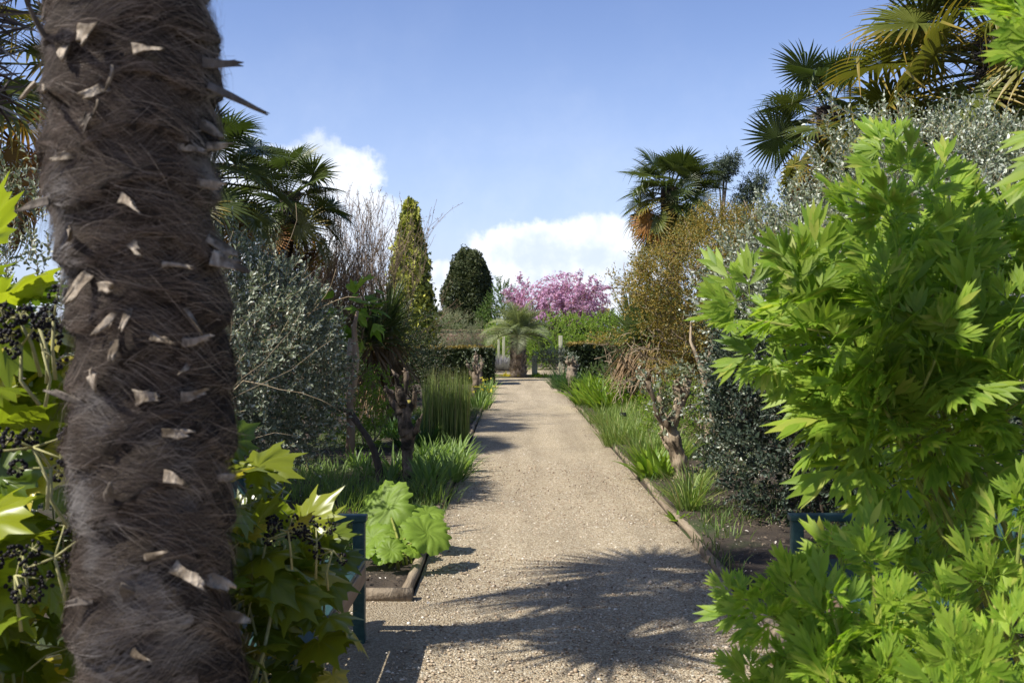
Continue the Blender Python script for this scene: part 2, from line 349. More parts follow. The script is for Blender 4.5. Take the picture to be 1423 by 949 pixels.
# ------------------------------------------------------------------ leaf templates
def lance(L=1.0, Wd=.3, fold=.12, droop=.1, rings=4, peak=.42, pw=.9):
    """a pointed blade, y 0..L, with a V fold; returns verts, quads, t"""
    V = []; T = []
    for k in range(rings+1):
        y = k/rings; w = Wd/2*(math.sin(PI*min(1, y/(2*peak))) if y < peak else math.cos(PI/2*((y-peak)/(1-peak)))**pw); w = max(w, .004)
        z = -droop*y*y
        V += [(-w, y*L, z+fold*w), (0, y*L, z), (w, y*L, z+fold*w)]; T += [y]*3
    F = []
    for k in range(rings):
        a = k*3; F += [(a, a+1, a+4, a+3), (a+1, a+2, a+5, a+4)]
    return np.array(V), np.array(F), np.array(T)
OVAL = lance(1, .5, .5, .15, 3, .5)
SLIM = lance(1, .22, .4, .25, 3, .45)
def flake(seed):
    r = rng_(seed); V = [(0, 0, 0)]; F = []
    for a in np.linspace(-1.1, 1.1, 4):
        L = r.uniform(.65, 1.0); w = .17; c, s_ = math.cos(a), math.sin(a)
        q = len(V); V += [(s_*L*.5-c*w, c*L*.5+s_*w, r.uniform(-.12, .15)), (s_*L*.5+c*w, c*L*.5-s_*w, r.uniform(-.12, .15)), (s_*L, c*L, r.uniform(-.2, .1))]
        F += [(0, q+1, q), (q, q+1, q+2)]
    return np.array(V), np.array(F), np.zeros(len(V))
FLAKE = [flake(k) for k in range(4)]

def lobed_leaf(seed, tips=((0, 1.0), (42, .92), (84, .72), (125, .45)), notch=.50, bend=.18, teeth=True):
    r = rng_(seed); rows = []
    A = [(-a, l) for a, l in reversed(tips[1:])]+[(a, l) for a, l in tips]
    pts = [(-165, .14)]
    for k, (a, l) in enumerate(A):
        l = l*r.uniform(.9, 1.08); d = 13
        if teeth: pts += [(a-d, l*.66), (a-d*.55, l*.72)]
        else: pts += [(a-d, l*.7)]
        pts.append((a, l))
        if teeth: pts += [(a+d*.55, l*.72), (a+d, l*.66)]
        else: pts += [(a+d, l*.7)]
        if k < len(A)-1: pts.append(((a+A[k+1][0])/2, notch*r.uniform(.85, 1.05)*min(1, (l+A[k+1][1])/1.6)))
    pts.append((165, .14))
    out = np.array([(math.sin(R(a))*l, .22+math.cos(R(a))*l, 0) for a, l in pts]); rad = np.array([l for a, l in pts]); ang = np.array([a for a, l in pts])
    c = np.array([0, .22, 0.]); rings = [c+(out-c)*f for f in (.33, .66, 1.0)]
    V = [c]; n = len(out)
    wave = np.cos(np.radians(ang)*8.5)
    for f, rg in zip((.33, .66, 1.0), rings):
        z = -bend*(rad*f)**2+.035*wave*f; q = rg.copy(); q[:, 2] = z+r.normal(0, .012, n); V += list(q)
    F3 = [(0, 1+k+1, 1+k) for k in range(n-1)]; F4 = []
    for j in range(2):
        for k in range(n-1): a = 1+j*n+k; F4.append((a, a+1, a+n+1, a+n))
    V = np.array(V); return V, [np.array(F3), np.array(F4)], np.linalg.norm(V, axis=1)

def peony_leaf(seed):
    """twice-divided leaf: petiole, three divisions, each of three broad leaflets cut into pointed lobes towards the tip"""
    r = rng_(seed); mb = MB(); tv, tf, tt = lance(1, .245, .18, .10, 6, .42, 1.35)
    def put(p, yaw, pitch, L, w):
        d = np.array([math.sin(yaw)*math.cos(pitch), math.cos(yaw)*math.cos(pitch), math.sin(pitch)])
        mb.inst(tv, tf, [p], [d], [[.12*r.normal(), .12*r.normal(), 1]], np.array([[L*w, L, L]]))
        return d
    def leaflet(p, yaw, pitch, L):
        d = put(p, yaw, pitch, L, 1.0); p = np.array(p)
        for f, a, l in ((.20, .42, .70), (.38, .36, .58)):
            for sg in (-1, 1):
                q = p+d*L*f*r.uniform(.85, 1.15)+np.array([0, 0, -.002*r.uniform(.3, 1.5)])
                put(q, yaw+sg*a*r.uniform(.8, 1.25), pitch-.04+r.normal(0, .06), L*l*r.uniform(.8, 1.15), .95)
        if r.random() < .5: put(p+d*L*.12, yaw+r.choice([-1, 1])*.75, pitch-.06, L*.42, .9)
    pet = .36; mb.tube([(0, 0, 0), (0, pet*.5, .03), (0, pet, .04)], [.010, .008, .006], 4, False)
    for a, l, L in ((0, .26, .40), (.95, .16, .33), (-.95, .16, .33)):
        a += r.normal(0, .09); pz = r.normal(.0, .12); e = np.array([math.sin(a)*l, pet+math.cos(a)*l, .04+l*pz]); mb.tube([(0, pet, .04), e], [.006, .005], 3, False)
        leaflet(e, a, pz-.10, L*r.uniform(.88, 1.12))
        for sg in (-1, 1):
            leaflet(e-np.array([math.sin(a)*l, math.cos(a)*l, 0])*r.uniform(.2, .35), a+sg*.78*r.uniform(.85, 1.15), pz-.06+r.normal(0, .14), L*.80*r.uniform(.85, 1.12))
    V = np.vstack(mb.V); return V, [np.vstack(mb.F[4])], np.clip(V[:, 1], 0, 1)
PEONY = [peony_leaf(k) for k in range(6)]
IVY = [lobed_leaf(20+k, ((0, .95), (44, .86), (88, .70), (128, .48)), .66, .30) for k in range(5)]

def round_leaf(seed, nl=9):
    r = rng_(seed); na, nr = 72, 9; V = [(0, 0, -.06)]; T = [0]
    for j in range(1, nr+1):
        f = j/nr
        for k in range(na):
            a = k/na*2*PI; lob = 1+f**3*(.15*abs(math.cos(a*nl/2))-.07+(.05 if k % 3 == 0 else -.02))
            if abs(((a+PI) % (2*PI))-PI) < .10: lob *= 1-.25*f
            z = .20*f*f-.06+.05*f*abs(math.cos(a*nl/2))+.03*f*math.sin(a*nl*1.5+f*9)+.09*math.sin(2*a+seed)*f*f+.03*math.sin(5*a+seed)*f*f
            V.append((math.cos(a)*f*lob*.5, math.sin(a)*f*lob*.5, z*.55-.16*f**4)); T.append(f)
    F3 = [(0, 1+k, 1+(k+1) % na) for k in range(na)]; F4 = []
    for j in range(nr-1):
        for k in range(na): a = 1+j*na; F4.append((a+k, a+na+k, a+na+(k+1) % na, a+(k+1) % na))
    return np.array(V), [np.array(F3), np.array(F4)], np.array(T)

# ------------------------------------------------------------------ generators
def blades(mb, P, az, lean, bend, L, Wd, nseg=5, v=True, t=None):
    P = np.asarray(P, float); n = len(P); lean = np.broadcast_to(lean, n).astype(float); bend = np.broadcast_to(bend, n).astype(float); L = np.broadcast_to(L, n).astype(float); Wd = np.broadcast_to(Wd, n).astype(float)
    h = np.stack([np.cos(az), np.sin(az), 0*az], 1); sd = np.stack([-np.sin(az), np.cos(az), 0*az], 1); up = np.array([0, 0, 1.])
    p = P.copy(); rows = []; ts = []; w3 = 3 if v else 2
    for k in range(nseg+1):
        u = k/nseg; a = lean+bend*u**1.4; d = h*np.sin(a)[:, None]+up*np.cos(a)[:, None]; nn = h*np.cos(a)[:, None]-up*np.sin(a)[:, None]
        w = (Wd*.5*min(1, .55+u*1.8)*max(.03, (1-u**2.2)))[:, None]
        if v: rows.append(np.stack([p-sd*w-nn*w*.0, p+nn*w*.45, p+sd*w], 1))
        else: rows.append(np.stack([p-sd*w, p+sd*w], 1))
        ts.append(np.full((n, w3), u)); p = p+d*(L/nseg)[:, None]
    V = np.stack(rows, 1).reshape(-1, 3); T = np.stack(ts, 1).ravel() if t is None else np.repeat(t, (nseg+1)*w3)
    m = (nseg+1)*w3; b = (np.arange(n)*m)[:, None, None]; F = []
    for k in range(nseg):
        for j in range(w3-1): a = k*w3+j; F.append((a, a+1, a+1+w3, a+w3))
    mb.add(V, (np.array(F)[None]+b).reshape(-1, 4), T)

def grow(base, d, L, rad, lev, rng, nk=(3, 4), spread=.6, up=.15, taper=.6, lr=.72, wig=.18, seg=5, out=None, tips=None, first=.45):
    """recursive branching: fills out with (points, radii, level) and tips with (point, direction)"""
    if out is None: out, tips = [], []
    p = np.array(base, float); d = unit(d); P = [p]; D = [d]
    for k in range(seg):
        d = unit(d+rng.normal(0, wig, 3)+np.array([0, 0, up*.3])); p = p+d*L/seg; P.append(p); D.append(d)
    P = np.array(P); r1 = rad*taper; out.append((P, np.linspace(rad, r1, seg+1), lev))
    if lev == 0: tips.append((P, D[-1])); return out, tips
    for k in range(rng.integers(nk[0], nk[1]+1)):
        f = 1.0 if k == 0 else rng.uniform(first, 1.0); i = f*seg; i0 = min(int(i), seg-1); q = P[i0]+(P[i0+1]-P[i0])*(i-i0)
        ax = unit(np.cross(D[i0], rng.normal(size=3))); nd = unit(D[i0]+ax*spread*rng.uniform(.5, 1.3)+np.array([0, 0, up]))
        grow(q, nd, L*lr*rng.uniform(.75, 1.15), r1*(.85 if k == 0 else .68), lev-1, rng, nk, spread, up, taper, lr, wig, seg, out, tips, first)
    return out, tips
def put_branches(mb, out, minr=.002, n0=8):
    for P, r, lev in out: mb.tube(P, np.maximum(r, minr), n0 if r[0] > .04 else (5 if r[0] > .012 else 3), lev == 0)

def ell_points(ells, n, rng, inner=.28, lump=.14, seed=0, lo=.80):
    """points in and on a lumpy union of ellipsoids, with outward normals"""
    E = [(np.array(c, float), np.array(r, float)) for c, r in ells]; wgt = np.array([(r[0]*r[1]+r[1]*r[2]+r[0]*r[2]) for c, r in E]); wgt = wgt/wgt.sum()
    pick = rng.choice(len(E), n*2, p=wgt); d = unit(rng.normal(size=(n*2, 3)))
    C = np.array([c for c, r in E])[pick]; Rr = np.array([r for c, r in E])[pick]
    s = np.where(rng.random(n*2) < inner, rng.uniform(.25, .85, n*2), rng.uniform(lo, 1.04, n*2)); s = s*(1+lump*n3(d*3.1+C*.7, seed)+.5*lump*n3(d*8+C, seed+1))
    P = C+d*Rr*s[:, None]; N = unit(d/Rr)
    keep = np.ones(n*2, bool)
    for k, (c, r) in enumerate(E): keep &= ~((pick != k) & (np.linalg.norm((P-c)/r, axis=1) < .72))
    keep &= P[:, 2] > .02
    P, N = P[keep][:n], N[keep][:n]; return P, N

def shoots(mb, P, N, rng, k=10, sl=.22, ll=.045, lw=1.0, up=.5, rnd=.45, tpl=OVAL, twig=None, tw=.003, spread=.9):
    """leafy shoots: every point carries a short twig with k leaves set round it"""
    n = len(P); D = unit(N*.6+np.array([0, 0, up])+rng.normal(0, rnd, (n, 3)))
    a = unit(np.cross(D, rng.normal(size=(n, 3)))); b = np.cross(D, a)
    SL = sl*rng.uniform(.6, 1.3, n)
    u = (np.arange(k)+.5)/k; ph = np.arange(k)*2.4
    Q = P[:, None]+D[:, None]*(SL[:, None]*u[None])[..., None]
    rad = a[:, None]*np.cos(ph)[None, :, None]+b[:, None]*np.sin(ph)[None, :, None]
    sp = spread*(1-.55*u)[None, :, None]
    Y = unit(D[:, None]*1.0+rad*sp*1.2+rng.normal(0, .18, (n, k, 3))); Nn = unit(D[:, None]*.8-rad*.6+rng.normal(0, .25, (n, k, 3)))
    S = ll*(1-.35*u)[None]*rng.uniform(.65, 1.25, (n, k))
    S = S.reshape(-1); S3 = np.stack([S*lw, S, S], 1)
    mb.inst(tpl[0], tpl[1], Q.reshape(-1, 3), Y.reshape(-1, 3), Nn.reshape(-1, 3), S3, tt=tpl[2])
    if twig is not None:
        st = np.array([(-1, 0, 0), (1, 0, 0), (0, 0, 1.2), (-.4, 1, 0), (.4, 1, 0), (0, 1, .5)], float); sf = np.array([(0, 1, 4, 3), (1, 2, 5, 4), (2, 0, 3, 5)])
        twig.inst(st, sf, P, D, a, np.stack([np.full(n, tw), SL, np.full(n, tw)], 1))
def flakes(mb, P, N, rng, size, up=.0, rnd=.5, t=None):
    n = len(P); Y = unit(N*.7+np.array([0, 0, up])+rng.normal(0, rnd, (n, 3))); Z = unit(N+rng.normal(0, .5, (n, 3))); S = size*rng.uniform(.6, 1.3, n); pk = rng.integers(0, len(FLAKE), n)
    for k, f in enumerate(FLAKE):
        q = pk == k; mb.inst(f[0], f[1], P[q], Y[q], Z[q], S[q], t=None if t is None else t[q])

def leafbush(name, label, cat, ells, mat, seed, n=900, k=8, sl=.2, ll=.06, lw=1.0, group=None, twigmat='twig', stems=4, tpl=OVAL, up=.5, inner=.28, rnd=.45, lump=.14, base=None):
    rng = rng_(seed); cx = np.mean([c[0] for c, r in ells]); cy = np.mean([c[1] for c, r in ells]); b = (cx, cy, 0) if base is None else base
    root = thing(name, label, cat, b, group); P, N = ell_points(ells, n, rng, inner=inner, seed=seed, lump=lump)
    mb = MB(); tw = MB(); shoots(mb, P, N, rng, k, sl, ll, lw, up, rnd, tpl, tw)
    mb.build('foliage', M[mat], root)
    for _ in range(stems):
        c, r = ells[rng.integers(len(ells))]; o, t = grow(np.array(b)+np.array([rng.normal(0, .08), rng.normal(0, .08), -.05]), np.array(c)+rng.normal(0, .25, 3)*np.array(r)-np.array(b)+np.array([0, 0, .2]), max(.3, c[2]*.8), .022*max(.6, r[2]), 2, rng, spread=.7); put_branches(tw, o)
    tw.build('branches', M[twigmat], root)
    return root

# ------------------------------------------------------------------ fan palms
def fan_frond(seed, droop=.35, pet=.62, Rr=.52, broken=.12, spread=158, close=1.0):
    r = rng_(seed); mb = MB(); ns = 40; nr = 6
    bend = r.uniform(.05, .16); tp = np.linspace(0, 1, 5); zp = -bend*tp**2*pet*.7
    mb.tube(np.stack([0*tp, tp*pet, zp], 1), np.linspace(.014, .008, 5), 4, False, t=0)
    base = np.array([0, pet, zp[-1]]); tilt = -r.uniform(.15, .7)
    ct, st = math.cos(tilt), math.sin(tilt)
    ang = np.radians(np.linspace(-spread, spread, ns))
    dl = abs(ang[1]-ang[0])*.5
    for a in ang:
        L = Rr*(1.0-.22*(abs(a)/PI)**2)*r.uniform(.92, 1.05); fu = .45; V = []; T = []
        br = r.random() < broken; bz = r.uniform(.5, .8)
        wd = abs(math.sin(a)); twist = r.normal(0, .03)
        for k in range(nr+1):
            u = k/nr; rr = L*u; w = math.tan(dl)*rr*1.08 if u <= fu else math.tan(dl)*L*fu*1.08*(1-((u-fu)/(1-fu))**1.5)
            w = max(w, .0012); z = -droop*L*max(0, u-.3)**2+.26*rr*wd*close-.04*L*u
            if br and u > bz: z -= (u-bz)*L*1.3; rr = L*(bz+(u-bz)*.35)
            aa = a+twist*u; ca, sa = math.cos(aa), math.sin(aa)
            for s_ in (-1, 0, 1):
                x = sa*rr+s_*w*ca; y = ca*rr-s_*w*sa; zz = z-(.55*w if s_ == 0 else 0)
                V.append((x, y*ct-zz*st, y*st+zz*ct)); T.append(u)
        F = []
        for k in range(nr):
            for s_ in (0, 1): q = k*3+s_; F.append((q, q+1, q+4, q+3))
        mb.add(np.array(V)+base, np.array(F), T)
    return mb
def frond_mesh(name, mb, mat): return mb.mesh(name, mat)
FANS = {'green': [frond_mesh('fan_frond', fan_frond(40+k, .30, .60, .54), M['palm']) for k in range(4)],
        'yellow': [frond_mesh('fan_frond_yellow', fan_frond(50+k, .45, .62, .52, .2), M['palm_yellow']) for k in range(3)],
        'orange': [frond_mesh('fan_frond_orange', fan_frond(60+k, .6, .62, .50, .3), M['palm_orange']) for k in range(2)],
        'dead': [frond_mesh('fan_frond_dead', fan_frond(70+k, 1.0, .55, .45, .4, 120, 2.2), M['palm_dead']) for k in range(2)]}
def frond_obj(me, root, loc, d, roll, sc, nm='frond'):
    d = Vector(d).normalized(); up = Vector((0, 0, 1))
    if abs(d.z) > .96: up = Vector((d.x, d.y, 0)).normalized()*-1 if (abs(d.x)+abs(d.y)) > 1e-4 else Vector((0, 1, 0))
    x = d.cross(up).normalized(); z = x.cross(d)
    if z.z < 0 and d.z < .9: x = -x; z = -z
    m = Matrix((x, d, z)).transposed().to_4x4()@Matrix.Rotation(roll, 4, 'Y')
    o = bpy.data.objects.new(nm, me); COL.objects.link(o); o.parent = root
    o.location = loc; o.rotation_euler = m.to_euler(); o.scale = (sc,)*3
    return o
def fan_palm(label, base, top, R_=1.0, n=30, old=.3, orange=.15, dead=6, seed=0, tr=.12, group='fan palms', lo=-48, stretch=.35, hi=82):
    r = rng_(int(seed*10)); base = np.array(base, float); top = np.array(top, float)
    root = thing('palm_tree', label, 'palm', base, group); H = top[2]-base[2]; mb = MB(); fb = MB()
    m = max(6, int(H/.12)); u = np.linspace(0, 1, m); P = base+(top-base)*u[:, None]+np.stack([.05*np.sin(u*5+seed), .05*np.cos(u*4+seed), 0*u], 1)*np.minimum(1, u*4)[:, None]
    rad = tr*(1+.10*r.uniform(-1, 1, m))*np.where(u > 1-.6/max(H, .8), 1.35, 1); mb.tube(P, rad, 12, True, .10, r); mb.build('trunk', M['core'], root, True)
    # ragged fibre on the trunk
    k = int(500*min(H, 4)); uu = r.uniform(max(0, 1-3.2/H), 1, k); a = r.uniform(0, 2*PI, k); c = base+(top-base)*uu[:, None]
    out = np.stack([np.cos(a), np.sin(a), 0*a], 1); tg = np.stack([-np.sin(a), np.cos(a), 0*a], 1)
    tv = lance(1, .06, .2, .2, 3); fb.inst(tv[0], tv[1], c+out*tr*.95, unit(out*.5+tg*r.normal(0, .7, (k, 1))+np.array([0, 0, 1])*r.normal(0, .5, (k, 1))), out+.2*tg, r.uniform(.10, .24, k))
    fb.build('trunk_fibre', M['fibre'], root)
    rel = top-base
    for i in range(n):
        f = (i+.5)/n; el = R(hi+(lo-hi)*f**.85+r.normal(0, 6)); az = i*2.39996+r.normal(0, .15)+seed
        d = (math.cos(az)*math.cos(el), math.sin(az)*math.cos(el), math.sin(el))
        q = r.random(); kind = 'orange' if f > 1-orange else ('yellow' if f > 1-orange-old else 'green')
        me = FANS[kind][r.integers(len(FANS[kind]))]
        loc = rel+np.array([d[0]*.08, d[1]*.08, -f*stretch+.05]); frond_obj(me, root, loc, d, r.normal(0, .45), R_*r.uniform(.88, 1.12)*(1-.25*max(0, .15-f)/.15))
    for i in range(dead):
        az = i*2.1+r.normal(0, .4); el = R(-62+r.normal(0, 10)); d = (math.cos(az)*math.cos(el), math.sin(az)*math.cos(el), math.sin(el))
        frond_obj(FANS['dead'][i % 2], root, rel+np.array([d[0]*tr, d[1]*tr, -stretch-.05-.12*i/3]), d, r.normal(0, .3), R_*r.uniform(.8, 1.05), 'dead_frond')
    return root

# ------------------------------------------------------------------ setting: ground, path
PL, PR = -0.60, 1.37            # the gravel path's edges
def ground():
    xs = np.unique(np.concatenate([-np.geomspace(9, 900, 22), np.arange(-9, 9.01, .15), np.geomspace(9, 900, 22), [PL-.06, PL-.02, PR+.02, PR+.06]]))
    ys = np.unique(np.concatenate([-np.geomspace(2, 900, 16), np.arange(-2, 40, .18), np.geomspace(40, 900, 30)]))
    X, Y = np.meshgrid(xs, ys); onp = ((X > PL-.03) & (X < PR+.03) & (Y < 35.5)) | ((Y < 5.98) & (X > -1.75) & (X < 2.3)) | ((Y > 37.6) & (Y < 47) & (X > -7) & (X < 7))
    far = (abs(X) > 14) | (Y > 50) | (Y < -3)
    P = np.stack([X*1.6, Y*1.6, 0*X], -1); Z = .035+.03*n3(P, 3)+.012*n3(P*4, 4); Z = np.where(onp, -.03, np.where(far, .02, Z))
    nx, ny = len(xs), len(ys); V = np.stack([X, Y, Z], -1).reshape(-1, 3); i = np.arange(ny-1)[:, None]*nx+np.arange(nx-1)[None]
    F = np.stack([i, i+1, i+nx+1, i+nx], -1).reshape(-1, 4); mb = MB(); mb.add(V, F)
    tag(mb.build('ground', M['soil'], None, True), 'dark bed soil under the plants on both sides of the path', 'ground', kind='structure')
    mb = MB()
    def sheet(x0, x1, y0, y1, z, st=.25):
        a = np.linspace(x0, x1, max(2, int((x1-x0)/st))); b = np.linspace(y0, y1, max(2, int((y1-y0)/st))); A, B = np.meshgrid(a, b)
        v = np.stack([A, B, z+0*A], -1).reshape(-1, 3); v[:, 2] += .006*n3(v*1.1, 9); n_ = len(a); i = np.arange(len(b)-1)[:, None]*n_+np.arange(n_-1)[None]
        mb.add(v, np.stack([i, i+1, i+n_+1, i+n_], -1).reshape(-1, 4))
    sheet(-1.7, 2.25, -3, 5.95, .004); sheet(PL, PR, 5.95, 35.4, .004)
    tag(mb.build('gravel_path', M['gravel'], None, True), 'straight path of pale gravel running away between the beds', 'path', kind='structure')
    mb = MB(); sheet(-7, 7, 37.7, 47, .006, .5)
    tag(mb.build('cross_path', M['gravel'], None, True), 'pale gravel path crossing beyond the feather palm', 'path', kind='structure')
ground()
def pebbles():
    r = rng_(5); n = 15000; y = 3.6+10*r.random(n)**1.8; x = r.uniform(PL+.02, PR-.02, n); e = r.random(n) < .25
    x = np.where(e & (y < 5.9), r.uniform(-1.6, 2.2, n), x)
    ico = __import__('bmesh').new(); __import__('bmesh').ops.create_icosphere(ico, subdivisions=1, radius=1); ico.verts.index_update()
    tv = np.array([v.co[:] for v in ico.verts]); tf = np.array([[l.index for l in f.verts] for f in ico.faces]); ico.free()
    tv = tv*(1+.18*r.uniform(-1, 1, tv.shape)); a = r.uniform(0, 6.28, n); S = .0042*np.exp(r.normal(0, .38, n))
    mb = MB(); mb.inst(tv, tf, np.stack([x, y, .006+.0*x], 1), np.stack([np.cos(a), np.sin(a), 0*a], 1), np.tile([0, 0, 1.], (n, 1)), np.stack([S*r.uniform(.7, 1.2, n), S*1.25, S*.75], 1))
    tag(mb.build('gravel', M['pebble'], None, True), 'loose pale pebbles lying on the path surface', 'gravel', kind='stuff')
    # bark and leaf litter on the beds
    n = 11000; q = n//2-300; y = np.concatenate([5.6+7*r.random(q)**1.5, 6+10*r.random(q), 4.5+20*r.random(600)**1.5]); e = np.abs(r.normal(0, .12, 300)); x = np.concatenate([PR+.08+2.4*r.random(q), PL-.08-2.6*r.random(q), PR-.02-e, PL+.02+e]); n = len(x); a = r.uniform(0, 6.28, n)
    mb = MB(); S = .016*np.exp(r.normal(0, .5, n)); z = np.where((x > PL) & (x < PR), .016, .05+.03*n3(np.stack([x*1.6, y*1.6, 0*x], 1), 3))
    mb.inst(OVAL[0], OVAL[1], np.stack([x, y, z], 1), np.stack([np.cos(a), np.sin(a), .3*r.normal(size=n)], 1), np.stack([.5*r.normal(size=n), .5*r.normal(size=n), np.ones(n)], 1), S)
    m = leaf_mat('litter', (.10, .075, .05), (.26, .20, .14), 0, .9, c3=(.60, .55, .48), c3_at=.86)
    tag(mb.build('litter', m), 'bark flakes and pale dry leaves scattered on the soil', 'litter', kind='stuff')
pebbles()

def logs():
    r = rng_(8)
    def log(a, b, label, group=None, rad=.034):
        a = np.array(a); b = np.array(b); n = max(5, int(np.linalg.norm(b-a)/.25)); u = np.linspace(0, 1, n); P = a+(b-a)*u[:, None]+np.stack([.010*np.sin(u*7+a[1]), 0*u, .004*np.sin(u*5+a[1]*2)], 1)
        mb = MB(); mb.tube(P, rad*(1+.10*r.uniform(-1, 1, n)), 12, True, .08, r); o = mb.build('log_edging', M['log'], None, True, loc=a); tag(o, label, 'log edging', group)
    ys = [6.02, 9.1, 12.4, 15.8, 20.2, 25.0, 30.0, 35.2]
    for k in range(7): log((PL-.045, ys[k]+.02, .022), (PL-.045+r.normal(0, .012), ys[k+1]-.02, .018), 'round timber log edging the bed along the left side of the gravel path', 'logs along the left path edge')
    log((-1.55, 5.96, .03), (PL-.0, 5.96, .03), 'short timber log across the near corner of the left bed, behind the bench', None, .045)
    yr = [4.7, 7.5, 10.9, 14.5, 19.2, 24.0, 29.0, 33.0]
    for k in range(7): log((PR+.045, yr[k]+.02, .022), (PR+.045+r.normal(0, .012), yr[k+1]-.02, .018), 'round timber log edging the bed along the right side of the gravel path', 'logs along the right path edge')
logs()

# ------------------------------------------------------------------ foreground fibre palm
def fore_palm():
    r = rng_(11); d0 = 1.78
    top = np.array([(180-711.5)/FP*d0, d0, CAMZ+463/FP*d0]); bot = np.array([(226-711.5)/FP*d0, d0, CAMZ-486/FP*d0]); sl = (top-bot)/(top[2]-bot[2])
    cen = lambda z: bot+sl*(np.asarray(z)[..., None]-bot[2])
    root = thing('palm_tree', 'shaggy brown fibrous palm trunk standing close in front, studded with pale cut leaf bases', 'palm', cen(0.0), 'fan palms')
    def rad(z, a):
        P = np.stack([np.cos(a)*2.0, np.sin(a)*2.0, z*13], -1); Q = np.stack([np.cos(a)*3.5, np.sin(a)*3.5, z*30+np.sin(a*2)*1.3], -1)
        sw = (z/.10+.55*n3(np.stack([np.cos(a)*1.5, np.sin(a)*1.5, z*3], -1), 24)) % 1.0
        return .123+.016*n3(P, 21)+.008*n3(Q, 22)+.024*(1-sw)*(sw > .05)-.001*np.clip((1.4-z)/.4, -1, 1)
    zs = np.arange(-.02, 8.8, .018); na = 72; A = np.arange(na)/na*2*PI
    ZZ, AA = np.meshgrid(zs, A, indexing='ij'); RR = rad(ZZ, AA); C = cen(zs)
    V = C[:, None]+np.stack([np.cos(AA)*RR, np.sin(AA)*RR, 0*RR], -1); i = np.arange(len(zs)-1)[:, None]*na; j = np.arange(na)[None]; j2 = (j+1) % na
    mb = MB(); mb.add(V.reshape(-1, 3), np.stack([i+j, i+j2, i+na+j2, i+na+j], -1).reshape(-1, 4)); mb.build('trunk', M['core'], root, True)
    # fibres: long loose strands lying round the trunk
    nt, per = 2300, 38; tz = np.concatenate([r.uniform(.72, 2.45, 2050), r.uniform(2.45, 4.6, nt-2050)]); ta = r.uniform(0, 2*PI, nt); n = nt*per; rp = lambda q: np.repeat(q, per)
    band = n3(np.stack([np.cos(ta)*1.3, np.sin(ta)*1.3, tz*9], -1), 31); sg = rp(np.where(r.random(nt) < .5+.45*np.tanh(band*2), 1, -1))
    z = rp(tz)+r.normal(0, .011, n); a = rp(ta)+r.normal(0, .17, n)
    L = rp(.05+.06*r.random(nt))*r.uniform(.5, 1.2, n); rise = rp(r.normal(-.05, .22, nt)+.2*n3(np.stack([np.cos(ta)*2, np.sin(ta)*2, tz*7], -1), 32))+r.normal(0, .10, n); lift = rp(np.abs(r.normal(0, .11, nt)))+np.abs(r.normal(0, .04, n))+.02; curl = rp(r.normal(0, .9, nt))+r.normal(0, .5, n)
    wild = r.random(n) < .03; rise = np.where(wild, r.normal(0, 1.0, n), rise); lift = np.where(wild, r.uniform(.2, .75, n), lift)
    w = .00028+.00045*r.random(n); rows = []; ns = 5
    for k in range(ns+1):
        u = k/ns; s_ = L*u; rr0 = rad(z, a); ang = a+sg*s_/rr0; zz = z+s_*rise+curl*s_*s_*5-.016*u*u; rr = rad(zz, ang)*.55+rr0*.45-.003+s_*lift*(1-.35*u)
        P = cen(zz)+np.stack([np.cos(ang)*rr, np.sin(ang)*rr, 0*rr], -1); ww = (w*(1-u*.75))[:, None]
        wd = np.stack([.35*np.cos(ang), .35*np.sin(ang), np.ones(n)], -1); rows.append(np.stack([P-wd*ww, P+wd*ww], 1))
    V = np.stack(rows, 1).reshape(-1, 3); b = (np.arange(n)*(ns+1)*2)[:, None, None]; F = np.array([(2*k, 2*k+1, 2*k+3, 2*k+2) for k in range(ns)])
    mb = MB(); mb.add(V, (F[None]+b).reshape(-1, 4)); mb.build('fibre', M['fibre'], root)
    # cut leaf bases: pixel column and row, direction of the free end on the picture (deg, 0 = right, 90 = up), length, width, dark
    st = [(95, 78, -80, .035, .020, 0), (138, 55, -88, .042, .024, 0), (205, 74, 10, .050, .014, 0), (312, 74, 2, .085, .014, 1), (318, 112, -28, .115, .012, 1), (150, 132, 215, .035, .017, 0), (88, 130, 5, .035, .012, 0),
          (140, 181, 20, .03, .018, 1), (98, 218, 185, .045, .014, 0), (80, 285, 190, .05, .012, 1), (258, 202, -8, .035, .010, 0), (272, 250, 0, .035, .014, 0), (190, 283, -20, .035, .016, 0), (296, 166, -28, .055, .018, 0), (318, 194, -2, .05, .012, 0),
          (115, 330, 0, .022, .014, 0), (192, 338, -35, .03, .020, 0), (305, 332, -42, .075, .018, 0), (282, 360, -28, .06, .022, 0), (244, 367, 4, .04, .007, 0), (322, 352, 15, .05, .016, 0), (122, 392, -115, .065, .018, 0), (156, 398, 10, .03, .014, 0),
          (166, 438, -125, .04, .012, 0), (187, 440, -95, .035, .010, 0), (265, 438, -75, .04, .006, 0), (228, 472, -25, .03, .010, 0), (268, 477, -5, .03, .016, 0), (176, 484, -70, .03, .014, 0), (268, 511, -140, .035, .012, 0),
          (140, 528, 35, .03, .022, 0), (208, 550, 10, .03, .022, 0), (267, 553, 0, .03, .018, 0), (244, 600, 5, .042, .014, 0), (96, 560, 150, .05, .012, 1), (243, 659, -5, .035, .016, 0), (170, 680, 80, .03, .014, 1), (310, 672, 0, .035, .012, 0),
          (222, 764, 10, .04, .010, 0), (252, 790, -40, .05, .018, 0), (292, 815, -48, .065, .024, 0), (185, 820, 100, .03, .02, 1), (196, 906, -30, .035, .014, 0), (322, 874, -10, .05, .018, 0), (110, 835, 200, .04, .014, 1), (60, 40, 60, .13, .014, 1), (42, 118, -110, .05, .016, 0)]
